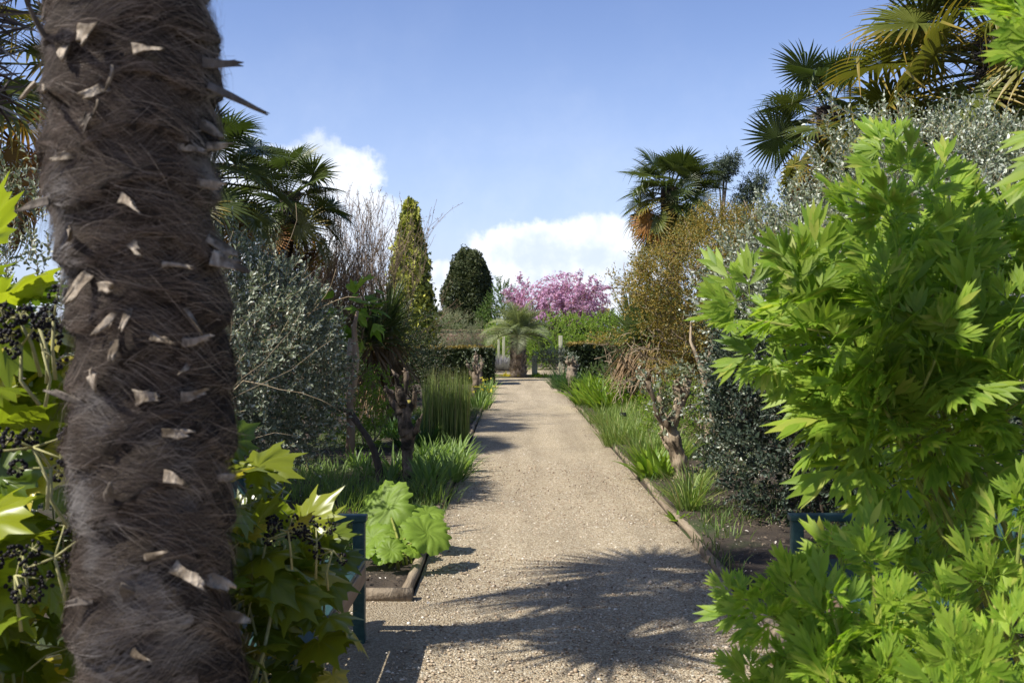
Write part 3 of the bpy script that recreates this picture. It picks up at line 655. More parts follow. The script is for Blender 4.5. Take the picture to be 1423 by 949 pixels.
    for px, py, ang, L, wd, dk in st:
        z = CAMZ-(py-463)/FP*(d0-.11); c = cen(z); x = (px-711.5)/FP*(d0-.11); q = np.clip((x-c[0])/.150, -.97, .97); th = math.asin(q)   # angle from the camera-facing side
        o = np.array([math.sin(th), -math.cos(th), 0]); rr = float(rad(np.array(z), np.array(math.atan2(o[1], o[0]))))+.015
        p = c+o*rr; tg = np.array([math.cos(th), math.sin(th), 0]); ca, sa = math.cos(R(ang)), math.sin(R(ang))
        d = unit(tg*ca+np.array([0, 0, sa])+o*(.85 if abs(q) < .8 else .95)); sd = unit(np.cross(d, o)); nn = unit(np.cross(sd, d)); nn = nn if np.dot(nn, o) > 0 else -nn
        # a thin torn flake: folded along the middle, ragged where it broke off
        ns, nw = 5, 6; L *= r.uniform(.5, .9)*(1.2 if dk else 1); pts = np.zeros((2, ns+1, nw+1, 3)); rag = r.uniform(-1, 1, nw+1)*.22; skew = r.uniform(-.35, .35); fold = r.uniform(.15, .55); cw = r.uniform(-.012, .012); bend = r.uniform(-.1, .5)
        for k in range(ns+1):
            u = k/ns; w2 = wd/2*(1.25-.45*u+.18*math.sin(u*5+skew*9))
            for j in range(nw+1):
                v = j/nw*2-1; uu = u*(1+(rag[j]+skew*v)*u); pc = p-d*.016+d*(L+.016)*uu-o*bend*L*u*u*.5+sd*(w2*v+cw*u*u)+nn*(fold*w2*(v*v-.4)); th_ = .0011+.0028*(1-v*v)*(1-.6*u)
                pts[0, k, j] = pc+nn*th_; pts[1, k, j] = pc-nn*th_
        V = pts.reshape(-1, 3); F = []; F3 = np.zeros((0, 3)); I = lambda q, k, j: q*(ns+1)*(nw+1)+k*(nw+1)+j
        for k in range(ns):
            for j in range(nw): F += [(I(0, k, j), I(0, k, j+1), I(0, k+1, j+1), I(0, k+1, j)), (I(1, k, j), I(1, k+1, j), I(1, k+1, j+1), I(1, k, j+1))]
            F += [(I(0, k, 0), I(0, k+1, 0), I(1, k+1, 0), I(1, k, 0)), (I(0, k, nw), I(1, k, nw), I(1, k+1, nw), I(0, k+1, nw))]
        F += [(I(0, ns, j), I(0, ns, j+1), I(1, ns, j+1), I(1, ns, j)) for j in range(nw)]
        mb = MB(); mb.add(np.array(V), [np.array(F), np.array(F3)]); mb.build('leaf_base', M['stub_dark' if dk else 'stub'], root)
    # two stringy curls
    for pts in (((157, 92), (154, 112), (147, 128)), ((138, 140), (131, 160), (112, 179))):
        w = [at(x, y, d0-.155) for x, y in pts]; w = np.array([w[0], (w[0]+w[1])/2+np.array([.002, 0, 0]), w[1], (w[1]+w[2])/2, w[2]]); mb = MB(); mb.tube(w, [.003, .0032, .003, .0026, .001], 5); mb.build('torn_strip', M['stub'], root, True)
    rel = cen(8.7)-np.array(root.location)
    for i in range(24):
        f = (i+.5)/24; el = R(75-95*f); az = i*2.4; d = (math.cos(az)*math.cos(el), math.sin(az)*math.cos(el), math.sin(el)); k = 'yellow' if f > .7 else 'green'
        frond_obj(FANS[k][i % 3], root, rel+np.array([0, 0, -.3*f]), d, r.normal(0, .4), 1.05)
fore_palm()

# ------------------------------------------------------------------ the other fan palms
def palm_at(label, px, py, d, base_px=None, **k):
    t = at(px, py, d); b = np.array([t[0]+k.pop('lean', 0), d, 0.0]); return fan_palm(label, b, t, **k)
fan_palm('tall palm at the left edge beside the ivy, its crown shading the gravel path', (-2.42, 4.3, 0), (-2.22, 4.1, 5.75), R_=1.5, n=19, old=.3, orange=.12, dead=0, seed=3.3, lo=-52, stretch=.9)
palm_at('palm behind the left-edge silver shrub, with a few orange fans hanging into the picture', -40, 30, 8.6, R_=1.15, n=34, old=.25, orange=.42, dead=4, seed=4, lo=-66, stretch=1.0)
palm_at('palm crown just right of the shaggy trunk, partly hidden by it', 292, 235, 12.5, R_=1.0, n=30, old=.2, orange=.04, dead=2, seed=5, lo=-45)
palm_at('dark green palm crown against the white cloud above the silver shrub', 400, 268, 15.5, R_=.92, n=32, old=.2, orange=.06, dead=4, seed=8, lo=-48, stretch=.5)
palm_at('round-headed palm standing behind the golden shrub, its lower fans turned yellow', 932, 262, 23, R_=1.12, n=46, old=.28, orange=.12, dead=8, seed=12, lo=-50, tr=.15, stretch=.6)
palm_at('middle palm of the right-hand side with shaggy brown head and drooping fans', 1150, 150, 14.5, R_=1.02, n=34, old=.28, orange=.08, dead=5, seed=15, lo=-58, tr=.15, stretch=.7, lean=.1)
palm_at('largest palm, filling the top right corner with olive and orange-tipped fans', 1378, 45, 10.8, R_=1.5, n=54, old=.58, orange=.08, dead=4, seed=23, lo=-60, tr=.14, stretch=.9, lean=.1)

# ------------------------------------------------------------------ far centre
def wall():
    mb = MB(); mb.box((-6.7, 50, .85), (12, .35, 1.7)); root = thing('brick_wall', 'low red brick garden wall behind the left hedge', 'wall', (-6.7, 50, 0)); mb.build('wall_body', M['brick'], root)
    mb = MB(); mb.box((-6.7, 50, 1.74), (12.1, .45, .075), bev=.02); mb.build('coping', M['brick'], root)
wall()
def hedge(label, x0, x1, y0, y1, h, seed, n, new=.5):
    r = rng_(seed); c = ((x0+x1)/2, (y0+y1)/2, 0); root = thing('hedge', label, 'hedge', c, 'clipped hedges across the path end'); mb = MB()
    sx, sy = x1-x0, y1-y0; mb.box((c[0], c[1], h/2-.05), (sx-.16, sy-.16, h-.1)); mb.build('branches', M['bark_dark'], root)
    P = []; N = []
    area = [sx*h, sx*h, sy*h, sy*h, sx*sy]; pk = r.choice(5, n, p=np.array(area)/sum(area)); u, v = r.random(n), r.random(n)
    P = np.zeros((n, 3)); N = np.zeros((n, 3))
    for k, (f, nn) in enumerate((((lambda u, v: np.stack([x0+u*sx, y0+0*u, v*h], 1)), (0, -1, 0)), ((lambda u, v: np.stack([x0+u*sx, y1+0*u, v*h], 1)), (0, 1, 0)), ((lambda u, v: np.stack([x0+0*u, y0+u*sy, v*h], 1)), (-1, 0, 0)), ((lambda u, v: np.stack([x1+0*u, y0+u*sy, v*h], 1)), (1, 0, 0)), ((lambda u, v: np.stack([x0+u*sx, y0+v*sy, h+0*u], 1)), (0, 0, 1)))):
        q = pk == k; P[q] = f(u[q], v[q]); N[q] = nn
    P += N*(r.normal(0, .035, n)-.02+.03*n3(P*2.2, seed))[:, None]
    t = np.clip((P[:, 2]-(h-.10))/.12, 0, 1)*np.clip(new+.5*n3(P*1.5, seed+2)+.3, 0, 1)
    mb = MB(); flakes(mb, P, N, r, .085, .25, .45, t); mb.build('foliage', M['hedge'], root)
hedge('clipped dark hedge left of the path end, green-bronze on top', -3.1, -.62, 30.5, 31.9, 1.10, 61, 17000, .6)
hedge('clipped dark hedge right of the path end with orange-brown new growth on top', 1.72, 4.6, 29.6, 31.0, 1.24, 62, 19000, 1.0)
hedge('taller dark hedge stepping up behind the left clipped hedge', -5.6, -2.75, 33.5, 35, 1.75, 63, 15000, .25)

def butia():
    r = rng_(71); b = gnd(720, 523.5); b[1] = 36; b[0] = .23; root = thing('feather_palm', 'squat grey-green feather palm with arching fronds at the end of the path', 'palm', b)
    mb = MB(); u = np.linspace(0, 1, 16); mb.tube(np.stack([0*u+b[0], 0*u+b[1], u*1.55], 1), .31-.08*u+.02*r.uniform(-1, 1, 16), 14, True, .08, r); mb.build('trunk', M['bark_mid'], root, True)
    bs = MB(); k = 240; a = r.uniform(0, 6.28, k); z = r.uniform(.05, 1.45, k); o = np.stack([np.cos(a), np.sin(a), 0*a], 1); tv = lance(1, .55, .3, -.15, 3, .3)
    bs.inst(tv[0], tv[1], np.array([b[0], b[1], 0])+o*(.27-.06*z/1.45)[:, None]+np.stack([0*z, 0*z, z], 1), o*.3+np.array([0, 0, 1.]), o, r.uniform(.14, .24, k)); bs.build('leaf_bases', M['bark_pale'], root)
    def fr(seed, bend):
        q = rng_(seed); mb = MB(); n = 26; p = np.zeros(3); P = [p]; A = []
        for i in range(n): a = -bend*(i/n)**1.25; A.append(a); p = p+np.array([0, math.cos(a), math.sin(a)])*1.75/n; P.append(p)
        P = np.array(P); mb.tube(P, np.linspace(.02, .004, n+1), 4, False); tv = lance(1, .055, .3, .35, 4, .3)
        for i in range(4, n):
            for sg in (-1, 1):
                for h in (0, .5):
                    f = (i+h)/n; L = .52*math.sin(PI*min(1, .25+.72*f))*q.uniform(.85, 1.1); a = A[i]; t = np.array([0, math.cos(a), math.sin(a)]); up = np.array([0, -math.sin(a), math.cos(a)])
                    mb.inst(tv[0], tv[1], [P[i]+t*h*1.75/n], [t*.75+up*.45+np.array([sg*.75, 0, 0])+q.normal(0, .07, 3)], [up+np.array([-sg*.5, 0, 0])], L)
        return mb.mesh('feather_frond', M['butia'])
    ms = [fr(80, .8), fr(81, 1.25), fr(82, 1.75)]
    for i in range(38):
        f = (i+.5)/38; el = R(84-66*f); az = i*2.39996; d = (math.cos(az)*math.cos(el), math.sin(az)*math.cos(el), math.sin(el)); frond_obj(ms[min(2, int(f*2.2)+r.integers(0, 2))], root, np.array([0, 0, 1.58-.18*f]), d, r.normal(0, .2), r.uniform(.85, 1.05)*(.84+.18*f))
butia()

def judas():
    r = rng_(91); b = np.array([2.55, 52, 0.]); root = thing('judas_tree', 'broad tree in full pink blossom at the far end of the path', 'tree', b)
    out, tips = [], []
    for k in range(5):
        a = k*1.256+.4; grow(b+np.array([0, 0, 1.0]), np.array([math.cos(a)*.7, math.sin(a)*.5, 1.0]), 1.7, .10, 4, r, (3, 3), .62, .05, .62, .70, .22, 4, out, tips)
    mb = MB(); mb.tube([b, b+np.array([.05, 0, .6]), b+np.array([0, 0, 1.25])], [.22, .17, .14], 10)
    put_branches(mb, out, .006, 7); mb.build('branches', M['bark_dark'], root)
    P = []; 
    for q, rr, lev in out:
        if lev <= 2:
            k = {0: 12, 1: 14, 2: 10}[lev]; f = r.uniform(0, 1, k)*(len(q)-1); i = np.minimum(f.astype(int), len(q)-2); P.append(q[i]+(q[i+1]-q[i])*(f-i)[:, None]+r.normal(0, .05, (k, 3)))
    Pe, _n = ell_points([((2.0, 52, 3.3), (1.7, 1.2, 1.0)), ((3.6, 52, 3.2), (1.6, 1.2, .95)), ((2.7, 52, 3.85), (1.35, 1.1, .95)), ((.9, 52, 2.9), (.9, .9, .6))], 5200, r, .35, .22, 5)
    P = np.vstack(P+[Pe]); keep = (P[:, 2] > 2.0+.3*n3(P, 4)) & (n3(P*2.3, 6) > -.5); P = P[keep]
    mb = MB(); N = unit(P-np.array([b[0], b[1], 2.2])); flakes(mb, P, N, r, .115, .3, .8); mb.build('blossom', M['pink'], root)
judas()
leafbush('green_shrub', 'fresh green leafy shrub below the pink tree, beyond the right hedge', 'shrub', [((2.5, 44, 1.15), (1.9, 1.2, 1.25)), ((4.3, 44, 1.3), (1.3, 1.2, 1.2)), ((1.1, 43.5, .8), (.8, .8, .9))], 'bright', 101, 1900, 9, .3, .10)
leafbush('green_shrub', 'fresh green shrub seen behind the feather palm trunk, left side', 'shrub', [((-.35, 46, .8), (.7, .7, .95)), ((-.75, 46.5, 1.2), (.5, .6, .9))], 'bright', 102, 700, 8, .25, .09)
leafbush('green_tree', 'yellow-green young tree between the dome yew and the pink tree', 'tree', [((-.5, 58, 3.0), (.85, .85, 1.5)), ((-1.1, 58, 2.0), (.9, .8, 1.3)), ((.1, 58, 2.2), (.9, .8, 1.2))], 'mid', 103, 1100, 9, .4, .13)
leafbush('olive_shrub', 'soft grey-green shrub between the brick wall and the left hedge', 'shrub', [((-2.5, 40, 1.5), (1.15, .9, .95)), ((-1.5, 40.3, 1.1), (.7, .7, .7)), ((-3.4, 40, 1.3), (.8, .8, .9))], 'olive', 104, 1500, 9, .3, .10, tpl=SLIM)
leafbush('dark_shrub', 'low grey-blue shrub on bare pale branches beside the right hedge end', 'shrub', [((1.5, 36.3, .75), (.75, .5, .22)), ((2.2, 36.4, .8), (.6, .5, .22))], 'silver', 105, 420, 8, .2, .07, twigmat='bark_pale', stems=9)
def mound(label, name, cat, c, rr, h, mat, seed, n=500, group=None, fl=None):
    r = rng_(seed); a = r.uniform(0, 6.28, n); q = np.sqrt(r.random(n)); mb = MB(); P = np.stack([c[0]+np.cos(a)*q*rr, c[1]+np.sin(a)*q*rr, .02+0*a], 1)
    blades(mb, P, a+r.normal(0, .6, n), .15+.9*q, .4, h*r.uniform(.7, 1.2, n)*(1-.35*q), .02, 3, False)
    o = mb.build(name, M[mat], None, loc=(c[0], c[1], 0)); tag(o, label, cat, group); return o
mound('grey-mauve lavender mound beside the crossing gravel path', 'lavender_bush', 'lavender', (-.55, 42.5), .75, .75, 'lav', 110, 1600)
for k, (px, w) in enumerate(((683, .25), (703, .2), (718, .16), (746, .28), (757, .22))):
    mound('small yellow-green tuft at the foot of the feather palm', 'yellow_tuft', 'tuft', ((px-711.5)/FP*35.9, 35.9+.2*(k % 2)), w, .22, 'yflower' if k in (1, 2) else 'lily', 120+k, 130, 'yellow tufts round the feather palm')
def posts():
    for px, w, h, d in ((743, .20, .78, 36.6), (693, .10, 1.35, 43), (700, .12, 1.45, 44), (779, .15, 1.5, 40)):
        x = (px-711.5)/FP*d; mb = MB(); mb.box((x, d, h/2), (w, w, h), bev=.012); lab = {743: 'short thick pale post to the right of the feather palm', 693: 'slim pale post left of the feather palm, leftmost of the pair', 700: 'slim pale post left of the feather palm, nearer the trunk', 779: 'tall pale post above the near end of the right hedge'}[px]
        tag(mb.build('wooden_post', M['post'], None, loc=(x, d, 0)), lab, 'post', 'pale posts beyond the path end')
posts()
def yew():
    r = rng_(131); b = np.array([-3.2, 74, 0]); root = thing('yew_tree', 'dense dark dome-shaped yew on the skyline left of the path', 'tree', b)
    E_ = [((-3.2, 74, 4.3), (1.75, 1.75, 3.4)), ((-3.2, 74, 2.4), (1.85, 1.8, 1.9))]
    mb = MB(); mb.tube([b, b+np.array([0, 0, 2]), b+np.array([.1, 0, 6])], [.35, .28, .08], 8); mb.build('trunk', M['bark_dark'], root)
    P, N = ell_points(E_, 30000, r, .2, .17, 7, .84); mb = MB(); hole = n3(P*1.15, 8) > 1.05
    low = (P[:, 2] < 2.0+.5*n3(P*1.3, 9)) & (P[:, 0] > -3.4); k = ~hole & ~low
    flakes(mb, P[k], N[k], r, .17, .35, .5); mb.build('foliage', M['yew'], root); mb = MB(); flakes(mb, P[low], N[low], r, .26, .2, .8); mb.build('bare_branches', M['yewbrown'], root)
yew()
leafbush('laurel_shrub', 'dark green shrub at the foot of the dome yew', 'shrub', [((-5.6, 66, 1.6), (1.4, 1, 1.5)), ((-4.3, 66, 1.2), (1.2, 1, 1.2))], 'mid', 133, 700, 8, .4, .16)
def conifer():
    r = rng_(141); d = 32; b = np.array([-3.25, d, 0]); root = thing('conifer', 'narrow golden-green conifer rising above the bare twiggy shrub', 'conifer', b); H = 5.85
    mb = MB(); mb.tube([b, b+np.array([0, 0, H*.5]), b+np.array([0, 0, H-.2])], [.16, .09, .02], 8); mb.build('trunk', M['bark_mid'], root)
    nc, per = 330, 46; u = r.random(nc)**.9; z = .3+u*(H-.35); a = r.uniform(0, 6.28, nc); prof = .66*(1-u)**.60*(.9+.25*np.minimum(1, u*5))*r.uniform(.72, 1.18, nc)
    o = np.stack([np.cos(a), np.sin(a), 0*a], 1); C = b+o*prof[:, None]+np.stack([0*z, 0*z, z], 1); sz = (.06+.12*(1-u))[:, None, None]
    P = (C[:, None]+r.normal(0, 1, (nc, per, 3))*sz*np.array([.8, .8, 1.25])-np.array([0, 0, .05])).reshape(-1, 3); Nn = np.repeat(o, per, 0); t0 = b+np.array([0, 0, 1.])*0
    k2 = 2500; z2 = .2+r.random(k2)*(H-.6); a2 = r.uniform(0, 6.28, k2); o2 = np.stack([np.cos(a2), np.sin(a2), 0*a2], 1); P = np.vstack([P, b+o2*(.45*(1-z2/H)**.6)[:, None]+np.stack([0*z2, 0*z2, z2], 1)]); Nn = np.vstack([Nn, o2])
    mb = MB(); flakes(mb, P, Nn+np.array([0, 0, .25]), r, .14, .5, .45); mb.build('foliage', M['conifer'], root)
conifer()
def eucalyptus(label, px, py, d, sz, seed):
    r = rng_(seed); t = at(px, py, d); b = np.array([t[0]-.3, d, 0]); root = thing('eucalyptus_tree', label, 'tree', b); mb = MB(); mb.tube([b, b*.5+t*.5+np.array([.2, 0, 0]), t+np.array([0, 0, sz*.4])], [.22, .14, .03], 7)
    E_ = [(t, (sz*.55, sz*.5, sz*.75)), (t+np.array([sz*.5, 0, sz*.5]), (sz*.4, sz*.4, sz*.5)), (t+np.array([-sz*.5, 0, -sz*.6]), (sz*.4, sz*.4, sz*.4))]
    for c, rr in E_: mb.tube([b*.3+t*.7, (b*.15+t*.85)*.6+np.array(c)*.4, c], [.08, .05, .02], 5)
    mb.build('trunk', M['bark_mid'], root); P, N = ell_points(E_, 520, r, .5, .3, seed); mb = MB(); shoots(mb, P, N, r, 8, .5, .20, .6, 0, .7); mb.build('foliage', M['euc'], root)
eucalyptus('small-headed grey eucalyptus on the skyline beside the round palm', 1005, 236, 62, 1.0, 151)
eucalyptus('low grey eucalyptus top showing above the golden shrub', 1042, 268, 62, 1.2, 152)
# trees closing the view far behind the beds
for k, (x, y, s_) in enumerate(((-14, 62, 2.6), (-10, 58, 2.2), (-19, 60, 2.6), (9, 58, 2.4), (13.5, 60, 2.6), (18.5, 58, 2.6), (24, 60, 2.8), (2.0, 60, 1.7), (4.6, 61, 1.9), (-6.5, 64, 1.6), (-25, 60, 2.8))):
    leafbush('background_tree', 'dark green tree closing the view far behind the garden', 'tree', [((x, y, s_*.75), (s_, s_*.8, s_*.9)), ((x+s_*.7, y+1, s_*.6), (s_*.8, s_*.8, s_*.75))], 'dark', 160+k, 650, 8, .6, .26, group='dark trees far behind the garden')

# ------------------------------------------------------------------ mid-distance trees and shrubs
def golden():
    r = rng_(171); d = 15.0; b = np.array([2.75, d, 0]); root = thing('golden_shrub', 'twisted pale-branched shrub with sparse golden-brown leaves in front of the round palm', 'shrub', b); out, tips = [], []
    for q, dr in (((2.75, d, 0), (-.12, 0, 1)), ((2.95, d, 0), (.30, .1, 1)), ((2.6, d+.2, 0), (-.42, .1, .8)), ((3.1, d+.3, 0), (.1, .3, 1))):
        grow(np.array(q)+np.array([.2, 0, 0]), dr, 1.15, .055, 5, r, (2, 3), .68, .10, .68, .78, .30, 5, out, tips, .4)
    mb = MB(); put_branches(mb, out, .006, 8); mb.build('branches', M['bark_pale'], root)
    P = []
    for q, rr, lev in out:
        if lev <= 1: k = 9; i = r.integers(1, len(q), k); P.append(q[i]+r.normal(0, .05, (k, 3)))
    P = np.vstack(P); P = P[r.random(len(P)) < .9]; E_ = [((2.85, d, 2.35), (1.1, 1.0, .95)), ((3.2, d, 2.75), (.9, .8, .75)), ((2.25, d, 2.1), (.6, .7, .7)), ((3.1, d+.2, 1.5), (.95, .8, .8)), ((3.55, d+.2, 2.85), (.8, .7, .6))]
    P2, N2 = ell_points(E_, 9000, r, .45, .25, 9); P = np.vstack([P, P2]); N = unit(P-np.array([2.75, d, 1.9])); k = (n3(P*2.2, 14) > -.38) & ~((P[:, 0] < 2.1) & (P[:, 2] < 1.45))
    mb = MB(); shoots(mb, P[k], N[k], r, 7, .17, .048, .9, .3, .6, OVAL); mb.build('foliage', M['gold'], root)
golden()
def bare_shrub(label, base, seed, top, spread, levels=4, mat='twigbrown', buds='brownleaf', n=5, L=1.0, group=None, budn=3, rad=.03, name='bare_shrub', wig=.14):
    r = rng_(seed); b = np.array(base, float); root = thing(name, label, 'shrub', b, group); out, tips = [], []
    for k in range(n):
        a = r.uniform(0, 6.28); grow(b+np.array([.12*math.cos(a), .12*math.sin(a), -.03]), (math.cos(a)*spread, math.sin(a)*spread*.7, 1), L, rad, levels, r, (3, 4), .45, .22, .66, .74, wig, 5, out, tips, .35)
    mb = MB(); put_branches(mb, out, .0035, 7); mb.build('branches', M[mat], root)
    P = np.vstack([q[r.integers(2, len(q), budn)] for q, rr, lev in out if lev <= 1]); mb = MB(); N = unit(P-b-np.array([0, 0, 1.]));
    shoots(mb, P, N, r, 4, .07, .028, .9, .4, .6); mb.build('buds', M[buds], root); return root
bare_shrub('bare twiggy shrub with brownish buds, left of the golden conifer', (-3.15, 16.6, 0), 181, 3, .16, 4, n=8, L=1.36)
bare_shrub('tall thin bare shrub with reddish bud tips beside the golden conifer', (-2.3, 18, 0), 182, 3, .10, 4, n=3, L=1.5, rad=.022)
bare_shrub('leafless tangle of fine brown twigs behind the silver shrub', (-3.8, 16.4, 0), 183, 3, .3, 4, n=6, L=1.05)

def cordyline(label, base, H, seed, n=130, L=.75, dead=90, heads=1, tr=.06):
    r = rng_(seed); b = np.array(base, float); root = thing('cordyline', label, 'cordyline', b, 'strap-leaved cordylines'); tk = MB(); lf = MB(); dl = MB()
    for h in range(heads):
        t = b+np.array([r.normal(0, .25)*(heads > 1), r.normal(0, .2)*(heads > 1), H*(1-.25*h/max(1, heads))]); tk.tube([b, b*.5+t*.5+np.array([.03, 0, 0]), t], [tr, tr*.8, tr*.75], 8, True, .1, r)
        f = r.random(n); a = r.uniform(0, 6.28, n); P = t+np.stack([np.cos(a)*.05, np.sin(a)*.05, -.3*f], 1); blades(lf, P, a, .1+1.5*f, .25+.9*f, L*r.uniform(.75, 1.1, n), .045, 6)
        if dead: a = r.uniform(0, 6.28, dead); P = t+np.stack([np.cos(a)*.06, np.sin(a)*.06, -.25-.6*r.random(dead)], 1); blades(dl, P, a, 2.0+.5*r.random(dead), .6, L*r.uniform(.7, 1.1, dead), .045, 5)
    tk.build('trunk', M['bark_mid'], root); lf.build('leaves', M['cordy'], root)
    if dead: dl.build('dead_leaves', M['cordy_dead'], root)
cordyline('cordyline with a brown skirt of dead leaves between the right hedge and the golden shrub', (2.45, 18.5, 0), 1.9, 191, 190, .8, 70, 2)
cordyline('cordyline with drooping dark straps left of the reeds', (-2.05, 17.2, 0), 1.9, 192, 150, .8, 130, 2)
cordyline('low dense cordyline in shade behind the left pollard', (-2.2, 18.5, 0), 1.5, 193, 140, .9, 100, 2)
cordyline('green cordyline head above the golden shrub, left of the silver shrub', (4.05, 17, 0), 3.0, 194, 220, .85, 60, 1)
cordyline('cordyline showing yellowish straps low beside the golden shrub', (2.35, 19.5, 0), 1.75, 195, 150, .85, 120, 1)

# silver-leaved shrubs
G = 'silver-leaved shrubs'
leafbush('silver_shrub', 'dense silver-leaved shrub at the left edge behind the shaggy trunk', 'shrub', [((-3.7, 6.8, 1.4), (1.2, 1.0, 1.25)), ((-3.3, 6.9, 1.9), (.8, .8, .8)), ((-2.6, 7.2, 1.2), (.8, .8, 1.0))], 'silver', 201, 1700, 11, .22, .05, group=G, lump=.2)
leafbush('silver_shrub', 'dense silver-leaved shrub right of the shaggy trunk', 'shrub', [((-2.35, 9.2, 1.45), (.76, .75, .95)), ((-2.75, 9.3, 1.6), (.75, .75, .85)), ((-2.08, 9.1, 1.15), (.5, .55, .68))], 'silver', 202, 2400, 11, .20, .053, group=G, lump=.30)
leafbush('silver_shrub', 'huge silver-leaved shrub on the right behind the bright green peonies', 'shrub', [((3.15, 9.3, 1.35), (1.2, 1.05, 1.1)), ((4.2, 9.1, 2.15), (1.3, 1.1, 1.25)), ((3.0, 9.3, 1.95), (.75, .8, .72)), ((3.6, 9.0, 2.25), (1.0, .9, 1.05)), ((2.6, 9.2, 2.05), (.6, .6, .6)), ((5.2, 8.9, 2.1), (1.3, 1.1, 1.4))], 'silver_bright', 203, 8200, 12, .24, .056, group=G, lump=.28)
leafbush('evergreen_shrub', 'dark blue-green bush standing in for the shaded lower side of the silver shrub', 'shrub', [((2.45, 8.6, .85), (.82, .7, .8)), ((3.3, 8.2, .8), (.9, .7, .85)), ((2.3, 8.7, 1.25), (.55, .5, .5))], 'silver_shaded', 204, 2400, 10, .18, .058, twigmat='bark_dark', lump=.2)  # added bush: its dark leaves stand in for shade on the silver shrub
leafbush('evergreen_shrub', 'dark shrub with small lilac flowers behind the right bench', 'shrub', [((2.85, 4.9, .8), (.65, .9, .85)), ((2.95, 3.6, .85), (.6, .9, .85))], 'dark', 205, 900, 9, .2, .05)
def lilac():
    r = rng_(206); P, N = ell_points([((2.75, 4.9, .8), (.65, .9, .9)), ((2.9, 3.7, .85), (.6, .9, .9))], 90, r, 0, .1, 2); root = [o for o in bpy.data.objects if o.get('label', '').startswith('dark shrub with small lilac')][0]
    mb = MB(); shoots(mb, P, N, r, 9, .05, .014, 1.3, -.6, .4); mb.build('flowers', M['lilac'], root)
lilac()
leafbush('evergreen_shrub', 'dark evergreen shrub filling the shade behind the silver shrub, left side', 'shrub', [((-3.6, 12.5, 1.2), (1.2, 1.0, 1.3)), ((-3.2, 11.6, .6), (.7, .7, .7))], 'dark', 207, 1300, 9, .25, .07)
leafbush('evergreen_shrub', 'dark evergreen shrub behind the cordyline, left of the clipped hedge', 'shrub', [((-2.9, 22, 1.1), (1.1, .9, 1.2)), ((-4.2, 22, 1.5), (1.2, 1, 1.6)), ((-2.1, 23.5, .8), (.6, .6, .8))], 'dark', 208, 1700, 9, .3, .08)
leafbush('evergreen_shrub', 'dark evergreen shrub below the round palm, behind the golden shrub', 'shrub', [((3.6, 19.5, 1.2), (1.3, .9, 1.3)), ((5.2, 19, 1.8), (1.5, 1, 1.9)), ((2.8, 20.5, .8), (.8, .7, .9))], 'dark', 209, 2000, 9, .3, .08)

# pollarded trees
def pollard(label, base, H, rad, seed, lean=(0, 0), arms=5, mat='bark_pink', leaves=0, leafm='olive', name='pollard_tree', armL=.28, group='pollarded trees'):
    r = rng_(seed); b = np.array(base, float); root = thing(name, label, 'tree', b, group); m = 22; u = np.linspace(0, 1, m); mb = MB()
    fork = H*.62; P = b+np.stack([lean[0]*u+.05*np.sin(u*5+seed)*u, lean[1]*u+.04*np.cos(u*6)*u, u*fork-.04], 1)
    rr = rad*(1.25-.35*u+.18*np.exp(-(u/.12)**2)+.14*np.exp(-((u-1)/.2)**2))*(1+.15*np.sin(u*19+seed)*r.uniform(.2, 1, m)); mb.tube(P, rr, 14, True, .14, r)
    T = P[-1]; ends = []
    for k in range(arms):
        a = k*2*PI/arms+r.uniform(-.5, .5); n = 9; v = np.linspace(0, 1, n); L = armL*r.uniform(.5, 1.3); o = np.array([math.cos(a), math.sin(a), 0]); st = T-np.array([0, 0, r.uniform(0, fork*.35)])
        Q = st+o*(L*.50*np.sin(v*1.5))[:, None]+np.array([0, 0, 1.])*(L*1.15*v**1.2)[:, None]+.02*np.stack([np.sin(v*9+k), np.cos(v*8+k), 0*v], 1)
        R_ = rad*(.52-.20*v+.16*np.exp(-((v-1)/.14)**2)+.08*np.sin(v*14+k)); mb.tube(Q, R_, 10, True, .14, r); ends.append(Q[-1])
        for q in range(2):
            a2 = r.uniform(0, 6.28); e = Q[-1]+np.array([math.cos(a2)*.06, math.sin(a2)*.06, .05+.09*r.random()]); mb.tube([Q[-1], (Q[-1]+e)/2+r.normal(0, .01, 3), e], [rad*.20, rad*.12, rad*.07], 7, True, .15, r)
    mb.build('trunk', M[mat], root, True)
    if leaves:
        Pn = np.vstack([e+r.normal(0, .10, (leaves, 3)) for e in ends]); lf = MB(); shoots(lf, Pn, unit(Pn-T+np.array([0, 0, .3])), r, 6, .10, .05, 1.2, .3, .5); lf.build('foliage', M[leafm], root)
    return root
